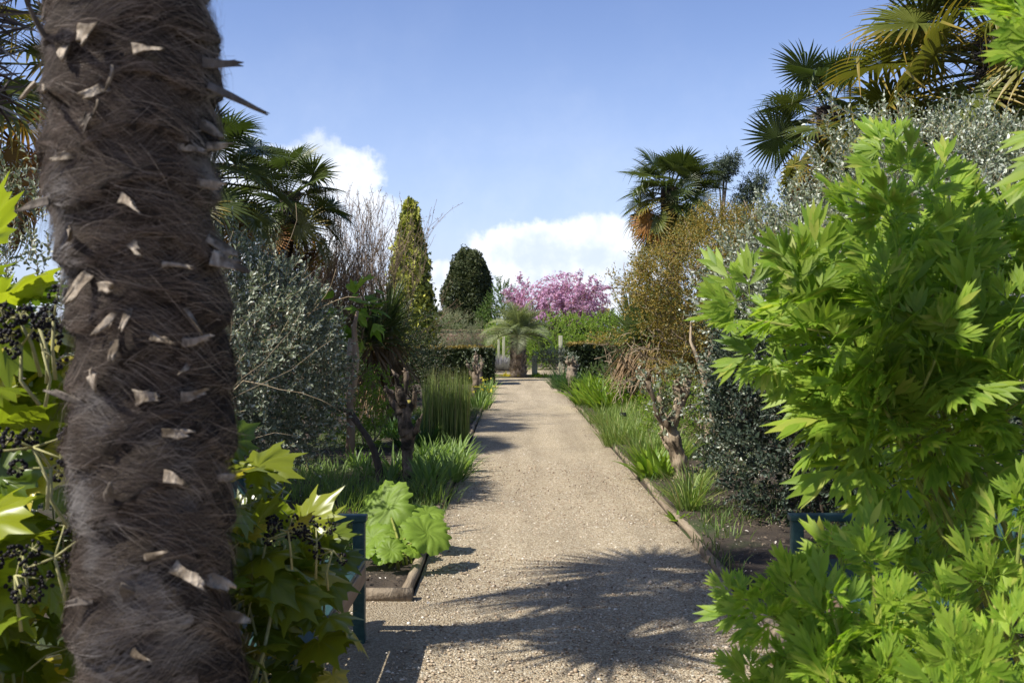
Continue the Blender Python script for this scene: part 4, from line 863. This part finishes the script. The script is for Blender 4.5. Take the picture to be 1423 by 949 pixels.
def pollard_path(label, d, lines, seed, mat, leaves, leafm):
    r = rng_(seed); P0 = at(lines[0][0][0], lines[0][0][1], d); b = np.array([P0[0], d, 0]); root = thing('pollard_tree', label, 'tree', b, 'pollarded trees'); mb = MB()
    for k, ln in enumerate(lines):
        q = np.array([[*at(x, y, d+(0 if k == 0 else r.normal(0, .05))), rr] for x, y, rr in ln]); m = 8*len(q); u = np.linspace(0, len(q)-1, m); i = np.minimum(u.astype(int), len(q)-2); f = (u-i)[:, None]; f = f*f*(3-2*f)
        Q = q[i]+(q[i+1]-q[i])*f; Q[:, 1] += .02*np.sin(u*2.2+seed+k); Q[:, 0] += .008*np.sin(u*3.1+k)
        mb.tube(Q[:, :3], Q[:, 3]*(1+.10*np.sin(u*5.3+seed)*r.uniform(.2, 1, m)), 14 if k == 0 else 9, True, .12, r)
        e = q[-1]
        for h in range(2 if k else 0): o = unit(r.normal(size=3)+np.array([0, 0, .8])); mb.tube([e[:3]-o*.02, e[:3]+o*.03, e[:3]+o*r.uniform(.05, .10)], [e[3]*.6, e[3]*.5, e[3]*.28], 6, True, .2, r)
    mb.build('trunk', M[mat], root, True)
    if leaves:
        P = np.array([at(x, y, d+r.normal(0, .08)) for x, y in leaves for _ in range(7)])+r.normal(0, .05, (len(leaves)*7, 3)); lf = MB(); shoots(lf, P, unit(r.normal(size=P.shape)), r, 6, .08, .045, 1.3, .4, .5); lf.build('foliage', M[leafm], root)
pollard_path('dark knobbly pollard trunk in the left bed beside the reeds', 10.7, [
    [(568, 676, 0.076), (567, 650, 0.062), (566, 622, 0.064), (566, 600, 0.082), (562, 578, 0.076), (558, 560, 0.062)],
    [(556, 575, 0.039), (547, 560, 0.043), (541, 545, 0.039)], [(557, 562, 0.039), (553, 545, 0.028), (550, 522, 0.027)], [(560, 565, 0.039), (563, 545, 0.028), (564, 517, 0.027)], [(565, 580, 0.039), (574, 562, 0.035), (577, 545, 0.023)], [(566, 610, 0.035), (578, 598, 0.031), (583, 585, 0.023)], [(559, 560, 0.039), (557, 548, 0.039), (558, 540, 0.031)]], 211, 'bark_knob', [], 'dark')
pollard_path('pale forked pollard in the right bed with grey-green shoots on top', 10.7, [
    [(952, 674, .082), (946, 650, .076), (938, 620, .074), (934, 600, .066), (937, 580, .055), (942, 560, .048), (946, 545, .052)],
    [(945, 552, .044), (953, 540, .042), (957, 530, .03)], [(943, 550, .042), (940, 538, .045), (941, 530, .032)], [(936, 622, .04), (927, 606, .032), (922, 590, .020), (921, 568, .014)], [(938, 628, .045), (926, 618, .036), (921, 606, .028)], [(946, 548, .03), (951, 530, .022), (962, 515, .014)]], 214, 'bark_pale',
    [(918, 575), (922, 590), (916, 600), (928, 560), (938, 525), (948, 520), (930, 535), (920, 545), (955, 515), (940, 512)], 'olive')
pollard('pale pollard trunk beyond the reeds on the left', (-.88, 23.0, 0), 1.2, .075, 212, (.02, 0), 4, 'bark_mid', 5, 'olive')
pollard('slim pale pollard near the left clipped hedge', (-.95, 28.5, 0), 1.2, .08, 213, (0, 0), 4, 'bark_mid', 6, 'silver')
pollard('pale forked pollard in the right bed with grey-green shoots on top', gnd(948, 672), 1.15, .066, 214, (-.10, 0), 4, 'bark_pale', 16, 'silver', armL=.42)
pollard('small stout pollard at the right path edge near the clipped hedge', (1.62, 26.5, 0), 1.15, .13, 215, (0, 0), 4, 'bark_mid', 14, 'silver')
def leaning():
    r = rng_(216); b = np.array([2.65, 12.5, 0]); root = thing('leaning_tree', 'leaning pale bare trunk behind the forked pollard, under the golden shrub', 'tree', b); mb = MB()
    mb.tube([b, (2.5, 12.5, .7), (2.38, 12.5, 1.15), (2.26, 12.6, 1.5), (2.28, 12.7, 1.75)], [.05, .045, .034, .02, .008], 10, True, .08, r); mb.tube([(2.38, 12.5, 1.15), (2.52, 12.5, 1.4), (2.56, 12.4, 1.75)], [.024, .016, .006], 8, True, .1, r); mb.build('trunk', M['bark_pale'], root, True)
leaning()
def bigleaf():
    r = rng_(221); d = 13.0; b = np.array([(486-711.5)/FP*d, d, 0]); root = thing('fig_tree', 'young tree with pinkish trunk and a tuft of large bright green leaves', 'tree', b); mb = MB()
    t = at(497, 432, d); k = at(488, 470, d); mb.tube([b, b+np.array([.02, 0, .5]), at(484, 520, d), k], [.065, .055, .05, .045], 10, True, .08, r); mb.tube([b+np.array([.0, 0, .45]), at(495, 500, d), at(492, 455, d), t], [.05, .045, .035, .02], 8, True, .08, r); mb.build('trunk', M['bark_pink'], root, True)
    n = 46; P = t+r.normal(0, 1, (n, 3))*np.array([.17, .15, .16])+np.array([0, 0, -.02]); lf = MB(); tv, tf, tt = lobed_leaf(33, ((0, 1), (50, .8)), .55, .3, False)
    Y = unit(P-t+r.normal(0, .1, (n, 3))+np.array([0, 0, -.05])); lf.inst(tv, tf, P, Y, r.normal(0, .4, (n, 3))+np.array([-.2, -.3, 1]), r.uniform(.13, .22, n), tt=tt); lf.build('foliage', M['bright'], root)
bigleaf()
def darkstem():
    r = rng_(222); b = gnd(526, 672); root = thing('young_tree', 'thin dark-stemmed tree beside the knobbly left pollard', 'tree', b); mb = MB(); o, t = grow(b+np.array([0, 0, -.03]), (.02, 0, 1), .9, .045, 3, r, (2, 3), .6, .15); put_branches(mb, o); mb.build('trunk', M['bark_dark'], root)
    P = np.vstack([q[1:] for q, rr, l in o if l <= 1]); lf = MB(); shoots(lf, P, unit(r.normal(size=P.shape)), r, 5, .12, .05); lf.build('foliage', M['dark'], root)
darkstem()

# ------------------------------------------------------------------ clumps along the path
def clump(name, label, cat, c, mat, seed, n=80, L=.4, w=.02, rr=.15, lean=(.1, .7), bend=.9, group=None, nseg=5, v=True, jit=.25):
    r = rng_(seed); a = r.uniform(0, 6.28, n); q = np.sqrt(r.random(n)); P = np.stack([c[0]+np.cos(a)*q*rr, c[1]+np.sin(a)*q*rr, .02+0*a], 1); mb = MB()
    blades(mb, P, a+r.normal(0, .5, n), r.uniform(*lean, n), bend*r.uniform(.4, 1.3, n), L*r.uniform(.6, 1.15, n), w*r.uniform(.7, 1.2, n), nseg, v)
    return tag(mb.build(name, M[mat], None, loc=(c[0], c[1], 0)), label, cat, group)
def reeds():
    r = rng_(231); n = 950; x = r.uniform(-1.30, -.64, n); y = 14.7+r.normal(0, .26, n); mb = MB(); L = r.uniform(.72, 1.2, n)*(1-.12*r.random(n))
    blades(mb, np.stack([x, y, 0*x], 1), r.uniform(0, 6.28, n), np.abs(r.normal(0, .07, n)), .10, L, .013, 4, True)
    tag(mb.build('reed_clump', M['reed'], None, loc=(-.98, 14.7, 0)), 'tall upright clump of green reed stems at the left path edge', 'reeds')
reeds()
gi = 'strap-leaved perennials in the left bed'
for k, (px, py) in enumerate(((588, 668), (604, 655), (622, 648), (596, 645), (636, 640), (612, 664), (628, 672), (598, 680), (641, 655), (580, 650))):
    p = gnd(px, py); clump('leafy_perennial', 'green strap-leaved perennial in the patch in front of the reeds', 'perennial', (p[0], p[1]), 'iris', 240+k, 46, .36, .034, .12, (.15, .9), .7, gi)
for k, (px, py) in enumerate(((510, 662), (540, 668), (552, 655), (495, 650))):
    p = gnd(px, py); clump('leafy_perennial', 'pale green perennial in the shade between the dark stem and the silver shrub', 'perennial', (p[0], p[1]), 'iris', 250+k, 38, .30, .03, .12, (.2, 1.0), .7, 'shaded perennials in the left bed')
for k, (px, py) in enumerate(((590, 620), (570, 628), (545, 610))):
    p = gnd(px, py); clump('leafy_perennial', 'dark green perennial behind the left pollard', 'perennial', (p[0], p[1]), 'tuft', 255+k, 60, .45, .03, .18, (.1, .8), .7, 'dark perennials behind the left pollard')
for k, (px, py) in enumerate(((676, 560), (681, 548), (672, 570))):
    p = gnd(px, py); o = clump('flowering_perennial', 'green clump with yellow flowers at the left path edge near the hedge', 'perennial', (p[0]-.1, p[1]), 'iris', 260+k, 90, .42, .03, .22, (.1, .7), .5, 'yellow-flowered clumps on the left')
    r = rng_(270+k); mb = MB(); n = 16; P = np.stack([p[0]-.1+r.normal(0, .15, n), p[1]+r.normal(0, .25, n), .34+.10*r.random(n)], 1); flakes(mb, P, np.tile([0, 0, 1.], (n, 1)), r, .06); mb.build('flowers', M['yflower'], o)
for k, (px, py) in enumerate(((771, 541), (781, 546))):
    p = gnd(px, py); clump('grassy_clump', 'dark green grassy clump at the right path edge near the hedge', 'perennial', (p[0]+.2, p[1]), 'tuft', 280+k, 260, .62, .022, .3, (.05, .8), .9, 'dark grassy clumps on the right')
for k, (px, py, s_) in enumerate(((808, 566, 1), (826, 570, 1), (846, 566, 1.1), (862, 558, 1), (838, 552, 1), (880, 566, .9), (818, 553, 1), (858, 545, 1), (895, 556, .9), (835, 575, .9), (872, 578, .8), (905, 572, .8))):
    p = gnd(px, py); clump('lily_clump', 'bright yellow-green clump of broad strap leaves in the right bed', 'perennial', (p[0]+.14, p[1]), 'lily', 290+k, 90, .70*s_, .07, .26, (.1, .75), 1.0, 'bright lily clumps in the right bed')
for k, (px, py) in enumerate(((835, 600), (852, 612), (872, 606), (890, 600), (866, 622), (888, 622), (848, 594), (822, 592), (905, 615), (902, 590), (860, 585), (880, 582), (842, 622), (918, 640), (875, 640), (892, 648))):
    p = gnd(px, py); clump('grass_clump', 'tufted green grass clump between the path edge and the forked pollard', 'grass clump', (p[0]+.16, p[1]), 'grass', 300+k, 230, .42, .012, .2, (.05, .85), .8, 'grass clumps in the right bed', v=False)
p = gnd(910, 668); clump('leafy_perennial', 'bright green broad-leaved plant at the foot of the forked pollard', 'perennial', (p[0], p[1]), 'lily', 310, 75, .42, .075, .15, (.1, .9), .8)
p = gnd(948, 716); clump('grass_clump', 'arching dark grass clump beside the right log edging, nearest the camera', 'grass clump', (p[0]+.05, p[1]), 'grass', 311, 150, .52, .012, .10, (.1, .9), 1.0, v=True)
p = gnd(968, 690); clump('grass_clump', 'small green tuft just behind the arching grass at the dark shrub', 'grass clump', (p[0], p[1]), 'grass', 312, 90, .36, .012, .1, (.1, .8), .9, v=False)
p = gnd(930, 726); clump('leafy_perennial', 'tiny bright seedling rosette against the right log edging', 'perennial', (p[0]+.08, p[1]), 'lily', 313, 30, .12, .035, .06, (.5, 1.3), .5)
leafbush('green_shrub', 'small fresh green bush behind the forked pollard', 'shrub', [((2.05, 13.2, .5), (.35, .4, .45)), ((2.5, 13.4, .45), (.35, .4, .4))], 'bright', 314, 420, 8, .14, .05)
leafbush('green_shrub', 'small green bush among the twigs behind the knobbly left pollard', 'shrub', [((-1.75, 13.6, .5), (.4, .4, .5)), ((-2.2, 13.4, .6), (.4, .4, .6))], 'bright', 315, 480, 8, .16, .055)
leafbush('green_shrub', 'low fresh green growth in front of the right clipped hedge', 'shrub', [((2.9, 28.2, .3), (1.1, .5, .4)), ((4.0, 28, .4), (.8, .5, .5))], 'mid', 316, 500, 8, .2, .07)
bare_shrub('bare fine-twigged shrub standing below the golden shrub', (3.0, 16.2, 0), 317, 2, .25, 3, 'twig', 'gold', 7, .75, None, 2, .02)
bare_shrub('low leafless twiggy shrub behind the bright lily clumps', (2.6, 21, 0), 318, 2, .3, 3, 'twig', 'olive', 7, .6, None, 3, .018)
def turf():
    r = rng_(320); n = 26000; x = -.72-2.2*r.random(n)**1.15; y = 6.3+14*r.random(n)**1.5; k = n3(np.stack([x*2, y*1.4, 0*x], 1), 6) > -.6; x, y = x[k], y[k]; n = len(x)
    x2 = 1.48+1.6*r.random(9000)**1.4; y2 = 8.0+16*r.random(9000); k = (n3(np.stack([x2*2, y2*1.4, 0*x2], 1), 7) > -.1); x = np.append(x, x2[k]); y = np.append(y, y2[k]); n = len(x)
    k = 2600; x = np.append(x, np.where(r.random(k) < .5, PL-.045, PR+.045)+r.normal(0, .05, k)); y = np.append(y, 6.2+26*r.random(k)); k = n3(np.stack([x*1.5, y*2.1, 0*x], 1), 12) > -.2; x, y = x[k], y[k]; n = len(x)
    mb = MB(); blades(mb, np.stack([x, y, .025+.03*n3(np.stack([x*1.6, y*1.6, 0*x], 1), 3)], 1), r.uniform(0, 6.28, n), r.uniform(.1, .9, n), .6, r.uniform(.05, .17, n), .008, 3, False)
    tag(mb.build('grass', M['turf']), 'short weedy grass growing over the bed soil', 'grass', kind='stuff')
turf()
rt = rng_(340)
for k, (px, py) in enumerate(((398, 700), (420, 688), (440, 702), (455, 680), (470, 696), (484, 676), (498, 700), (436, 668), (512, 690), (462, 662), (410, 668), (525, 706), (545, 690), (480, 712), (600, 700), (584, 690))):
    p = gnd(px, py); clump('grass_clump', 'low dim grass tuft on the shaded soil behind the bench under the ivy', 'grass clump', (p[0], p[1]), 'lowgrass', 341+k, 110, .24, .010, .26, (.1, 1.0), .8, 'low grass tufts behind the left bench', 4, False)
for k, (px, py) in enumerate(((1000, 712), (1025, 730), (985, 735), (1050, 712), (1010, 750), (972, 712))):
    p = gnd(px, py); clump('grass_clump', 'sparse low grass tuft on the bark-strewn soil near the right bench', 'grass clump', (p[0], p[1]), 'lowgrass', 361+k, 36, .16, .009, .22, (.2, 1.1), .7, 'sparse grass tufts near the right bench', 4, False)
def plant_label(label, px, py, h, mat, postmat, seed):
    p = gnd(px, py); root = thing('plant_label', label, 'plant label', p); mb = MB(); mb.tube([p+np.array([0, 0, -.03]), p+np.array([0, 0, h])], .008, 6); mb.build('stake', M[postmat], root); mb = MB(); rot = Euler((R(-35), 0, R(8))).to_matrix(); mb.box(p+np.array([0, -.012, h]), (.11, .004, .075), rot); mb.build('plate', M[mat], root)
plant_label('small pale yellow label on a stake behind the knobbly left pollard', 566, 605, .52, 'yellowtag', 'post', 1)
plant_label('small black plant label on a stake among the grass clumps', 866, 600, .28, 'black', 'black', 2)
plant_label('small white plant label on a dark stake behind the left pollard', 571, 618, .40, 'white', 'black', 3)

# ------------------------------------------------------------------ large round-leaved plant
def roundleaf():
    r = rng_(331); b = gnd(575, 792); b[0] = -.78; root = thing('round_leaved_plant', 'plant with huge scalloped bright green round leaves at the corner of the left bed', 'plant', b); st = MB()
    #     px, py, depth, size, normal
    L = [(536, 702, 7.15, .40, (-.25, -.75, .62)), (594, 738, 6.65, .34, (.30, -.50, .75)), (594, 712, 7.15, .26, (.1, -.35, .9)), (518, 745, 6.75, .25, (-.35, -.55, .75)), (558, 742, 6.95, .28, (.0, -.25, .95)), (543, 764, 6.5, .19, (.1, -.6, .75)), (572, 764, 6.55, .15, (.3, -.3, .9)), (506, 768, 6.6, .16, (-.4, -.3, .85)), (552, 716, 7.3, .24, (-.1, -.2, 1)), (570, 722, 7.35, .20, (.3, -.1, 1)), (530, 775, 6.6, .12, (0, -.5, .9))]
    for k, (px, py, d, s_, nn) in enumerate(L):
        p = at(px, py, d); tv, tf, tt = round_leaf(k, 8+k % 3); mb = MB(); n = unit(np.array(nn)); y = unit(np.cross(n, [1, .3*r.normal(), 0])); mb.inst(tv, tf, [p], [y], [n], s_, tt=tt); mb.build('leaf', M['rodg'], root, True)
        q = b+np.array([r.normal(0, .05), r.normal(0, .05), 0]); st.tube([q, q*.6+p*.4+np.array([0, 0, .05]), p-n*.05], [.010, .009, .007], 6)
    st.build('stalks', M['greenstem'], root)
roundleaf()

# ------------------------------------------------------------------ benches
def bench(label, loc, rz, ln=1.72):
    root = thing('garden_bench', label, 'bench', loc, 'teal garden benches'); root.rotation_euler = (0, 0, rz); h = ln/2
    def part(name, boxes, mat='teal'):
        mb = MB()
        for c, s_, *rot in boxes: mb.box(c, s_, rot[0] if rot else None, .006)
        me = mb.mesh(name, M[mat]); o = bpy.data.objects.new(name, me); COL.objects.link(o); o.parent = root
    # local: x = front, y = along
    back = Euler((0, R(-11), 0)).to_matrix()
    for sy in (-1, 1):
        part('front_leg', [((.24, sy*(h-.04), .315), (.06, .06, .63))]); part('back_leg', [((-.28, sy*(h-.04), .22), (.06, .06, .44)), ((-.345, sy*(h-.04), .68), (.055, .06, .52), back)])
        part('armrest', [((-.02, sy*(h-.04), .645), (.60, .075, .035))]); part('side_rail', [((-.02, sy*(h-.04), .36), (.50, .035, .07)), ((-.02, sy*(h-.04), .12), (.50, .03, .04))])
    part('front_rail', [((.262, 0, .365), (.030, ln-.14, .09))], 'railwood')
    part('seat', [((.235-.088*k, 0, .425-.006*k), (.074, ln-.02, .022)) for k in range(6)])
    part('top_rail', [((-.395, 0, .905), (.045, ln-.02, .085), back)]); part('lower_rail', [((-.305, 0, .50), (.035, ln-.14, .06), back)])
    part('back_slats', [((-.350, -h+.14+k*(ln-.28)/17, .70), (.018, .048, .36), back) for k in range(18)])
    return root
bench('teal slatted bench on the left, under the ivy branches beside the shaggy trunk', (-1.03, 4.32, 0), 0)
bench('teal slatted bench on the right, half hidden by the bright green peonies', (1.72, 4.28, 0), PI, 1.85)

# ------------------------------------------------------------------ berried ivy bushes
BERRY = None
def ivy(label, centers, base, seed, n, mat, sz, berries, avoid=None):
    r = rng_(seed); b = np.array(base, float); root = thing('ivy_bush', label, 'ivy bush', b, 'berried ivy bushes'); st = MB(); lf = MB()
    E_ = [(c, rr) for c, rr in centers]; P, N = ell_points(E_, n, r, .35, .2, seed); 
    D = unit(N*.8+r.normal(0, .45, P.shape)+np.array([.1, -.25, -.15])); Nn = unit(N*.5+np.array([-.15, -.25, .8])+r.normal(0, .35, P.shape)); S = sz*r.uniform(.6, 1.3, len(P)); pk = r.integers(0, len(IVY), len(P))
    for k, t in enumerate(IVY): q = pk == k; lf.inst(t[0], t[1], P[q], D[q], Nn[q], S[q], tt=t[2])
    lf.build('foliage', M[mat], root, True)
    for c, rr in E_:
        for k in range(4):
            e = np.array(c)+np.array(rr)*unit(r.normal(size=3))*.8; m_ = (b+e)/2+r.normal(0, .08, 3)+np.array([0, 0, .15]); st.tube([b+r.normal(0, .05, 3)*np.array([1, 1, 0]), m_, e], [.009, .007, .004], 6)
    for p, dd in zip(P[::2], D[::2]): q = p-dd*.10-np.array([0, 0, .03]); st.tube([q, (p+q)/2+r.normal(0, .006, 3), p+dd*.03], [.0028, .0024, .002], 4, False)
    st.build('stems', M['palestem'], root)
    ico = __import__('bmesh').new(); __import__('bmesh').ops.create_icosphere(ico, subdivisions=1, radius=1); ico.verts.index_update(); tv = np.array([v.co[:] for v in ico.verts]); tf = np.array([[l.index for l in f.verts] for f in ico.faces]); ico.free()
    for c in berries:
        c = np.array(c); a = c+np.array([r.normal(0, .02), r.normal(0, .02)+.03, -.13]); s2 = MB(); bbs = []; s2.tube([a, (a+c)/2+r.normal(0, .008, 3), c], [.0045, .004, .0035], 5)
        for h in range(r.integers(3, 6)):
            e = c+unit(r.normal(size=3)*np.array([1, 1, .6])+np.array([0, -.2, .2]))*r.uniform(.04, .085); s2.tube([c, (c+e)/2, e], [.0028, .0022, .002], 4); k = r.integers(14, 22); u = unit(r.normal(size=(k, 3))); B = e+u*.018
            for q in B[::2]: s2.tube([e, q], .0008, 3, False)
            bb = MB(); bbs.append(bb); bb.inst(tv, tf, B, u, unit(r.normal(size=(k, 3))), .0052*r.uniform(.75, 1.2, k))
        o = s2.build('berry_cluster', M['palestem'], root)
        for bb in bbs: bb.build('fruit_head', M['berry'], o, True)
def bl(seed, lst, d, jit=.12):
    r = rng_(seed); return [at(px, py, d+r.uniform(-jit, jit)) for px, py in lst]
ivy('berried ivy bush at the left edge, yellow-green leaves and black berries before the silver shrub', [((-1.42, 2.55, 1.05), (.30, .32, .50)), ((-1.38, 2.5, .65), (.36, .32, .35)), ((-1.5, 2.75, 1.55), (.28, .25, .25))], (-1.45, 2.7, 0), 401, 260, 'ivy', .17,
    bl(402, [(25, 440), (55, 455), (30, 480), (75, 445), (60, 488), (45, 622), (70, 650), (30, 765), (75, 775), (20, 800)], 2.2))
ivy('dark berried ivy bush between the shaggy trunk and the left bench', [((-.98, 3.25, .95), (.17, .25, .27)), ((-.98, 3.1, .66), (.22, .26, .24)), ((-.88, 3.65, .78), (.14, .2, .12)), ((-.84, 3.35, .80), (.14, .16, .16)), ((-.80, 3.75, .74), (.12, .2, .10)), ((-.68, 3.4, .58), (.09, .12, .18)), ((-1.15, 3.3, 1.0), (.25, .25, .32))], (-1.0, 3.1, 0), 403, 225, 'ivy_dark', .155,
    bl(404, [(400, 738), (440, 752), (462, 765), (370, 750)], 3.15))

# ------------------------------------------------------------------ tree peonies
def peony(label, base, tips, seed, leaf=.27, per=8, group='bright green tree peonies'):
    r = rng_(seed); b = np.array(base, float); root = thing('tree_peony', label, 'peony', b, group); st = MB(); lf = MB(); Pn, Dn, Nn, Sn = [], [], [], []
    for k, (px, py, d, ax) in enumerate(tips):
        e = at(px, py, d); D = unit(np.array(ax, float)); q = b+np.array([r.normal(0, .10), r.normal(0, .10), -.03]); m1 = q*.45+e*.55-D*.12+np.array([.06, .05, -.10]); s0 = e-D*.30
        P = [q, q*.7+m1*.3+r.normal(0, .02, 3), m1, s0, e]; st.tube(P, [.009, .0085, .0075, .006, .004], 6, True, .06, r)
        a = unit(np.cross(D, [.3, .9, .2])); c = np.cross(D, a)
        for i in range(per):
            f = i/(per-1); ph = i*2.4+r.uniform(-.3, .3)+k; rad = a*math.cos(ph)+c*math.sin(ph); p = e-D*.34*(1-f)
            op = .25+.85*(1-f); y = unit(D*(1.15-op*.8)+rad*op+np.array([-.10, -.05, .16])+r.normal(0, .12, 3)); n_ = unit(D*.5-rad*.25+np.array([-.45, -.75, .60])+r.normal(0, .28, 3))
            Pn.append(p); Dn.append(y); Nn.append(n_); Sn.append(leaf*r.uniform(.72, 1.2)*(1-.35*f**3))
    Pn, Dn, Nn, Sn = map(np.array, (Pn, Dn, Nn, Sn)); pk = r.integers(0, len(PEONY), len(Pn))
    for k, t in enumerate(PEONY): q = pk == k; lf.inst(t[0], t[1], Pn[q], Dn[q], Nn[q], Sn[q], tt=t[2])
    lf.build('foliage', M['peony'], root); st.build('stems', M['greenstem'], root)
U = (-.1, -.1, 1)
peony('tall bright green tree peony with deeply cut leaves filling the right side', (1.85, 3.2, 0), [
    (1255, 250, 2.95, (-.05, -.1, 1)), (1310, 300, 3.20, (.1, -.1, 1)), (1190, 320, 3.10, (-.35, -.1, .9)), (1250, 345, 2.85, (-.1, -.3, .9)), (1120, 405, 3.00, (-.6, -.1, .6)), (1050, 445, 2.90, (-.95, -.1, .15)),
    (1160, 450, 3.05, (-.5, -.2, .6)), (1240, 440, 2.75, (-.1, -.4, .8)), (1330, 390, 2.90, (.1, -.3, .9)), (1390, 350, 3.05, (.2, -.2, .9)), (1130, 520, 2.95, (-.8, -.2, .1)), (1215, 540, 2.80, (-.4, -.5, .4)), (1300, 500, 2.70, (0, -.6, .6)),
    (1390, 470, 2.75, (.2, -.5, .6)), (1165, 575, 3.00, (-.85, -.2, .15)), (1260, 600, 2.85, (-.4, -.6, .25)), (1340, 570, 2.80, (0, -.7, .2)), (1415, 560, 2.75, (.1, -.6, .3)), (1150, 375, 3.30, (-.4, 0, .8)), (1225, 400, 3.35, (-.2, 0, 1)), (1295, 425, 3.25, (0, -.1, 1)), (1365, 440, 3.20, (.1, -.1, 1)), (1425, 420, 3.15, (.2, -.1, .9)), (1335, 335, 3.35, (0, 0, 1)), (1205, 600, 3.20, (-.6, -.1, .2)), (1420, 310, 3.35, (.2, 0, 1)), (1110, 455, 3.20, (-.7, .1, .4))], 501, .36, 8)
peony('lower bright green tree peony beside the path, in front of the right bench', (1.30, 2.7, 0), [
    (1060, 850, 2.55, (-.8, -.1, .35)), (1110, 820, 2.6, (-.4, -.1, .9)), (1170, 775, 2.6, (-.15, -.1, 1)), (1215, 800, 2.45, (-.1, -.2, .9)), (1100, 880, 2.5, (-.6, -.3, .5)), (1160, 860, 2.4, (-.3, -.3, .8)), (1240, 880, 2.35, (-.1, -.4, .7)),
    (1075, 955, 2.45, (-.7, -.3, .3)), (1150, 945, 2.3, (-.4, -.5, .5)), (1230, 960, 2.25, (-.1, -.5, .6)), (1310, 860, 2.5, (.1, -.2, .9)), (1060, 1000, 2.4, (-.7, -.3, .2)), (1330, 945, 2.3, (.1, -.4, .7))], 502, .25, 8)
peony('dark shaded peony shoots in front of the right bench at the picture corner', (1.62, 2.35, 0), [(1385, 830, 2.5, (0, -.2, 1)), (1400, 915, 2.1, (0, -.3, .9)), (1420, 730, 2.6, (0, -.2, 1)), (1345, 960, 2.05, (-.3, -.4, .7)), (1290, 790, 2.9, (-.1, -.2, .9)), (1235, 745, 3.0, (-.3, -.1, .9)), (1350, 760, 2.9, (.1, -.1, 1))], 503, .27, 7)
peony('single near peony shoot hanging into the top right corner', (1.95, 2.2, 0), [(1440, 40, 2.0, (-.6, -.4, .25)), (1470, 10, 2.0, (-.3, -.3, .8))], 504, .30, 5)
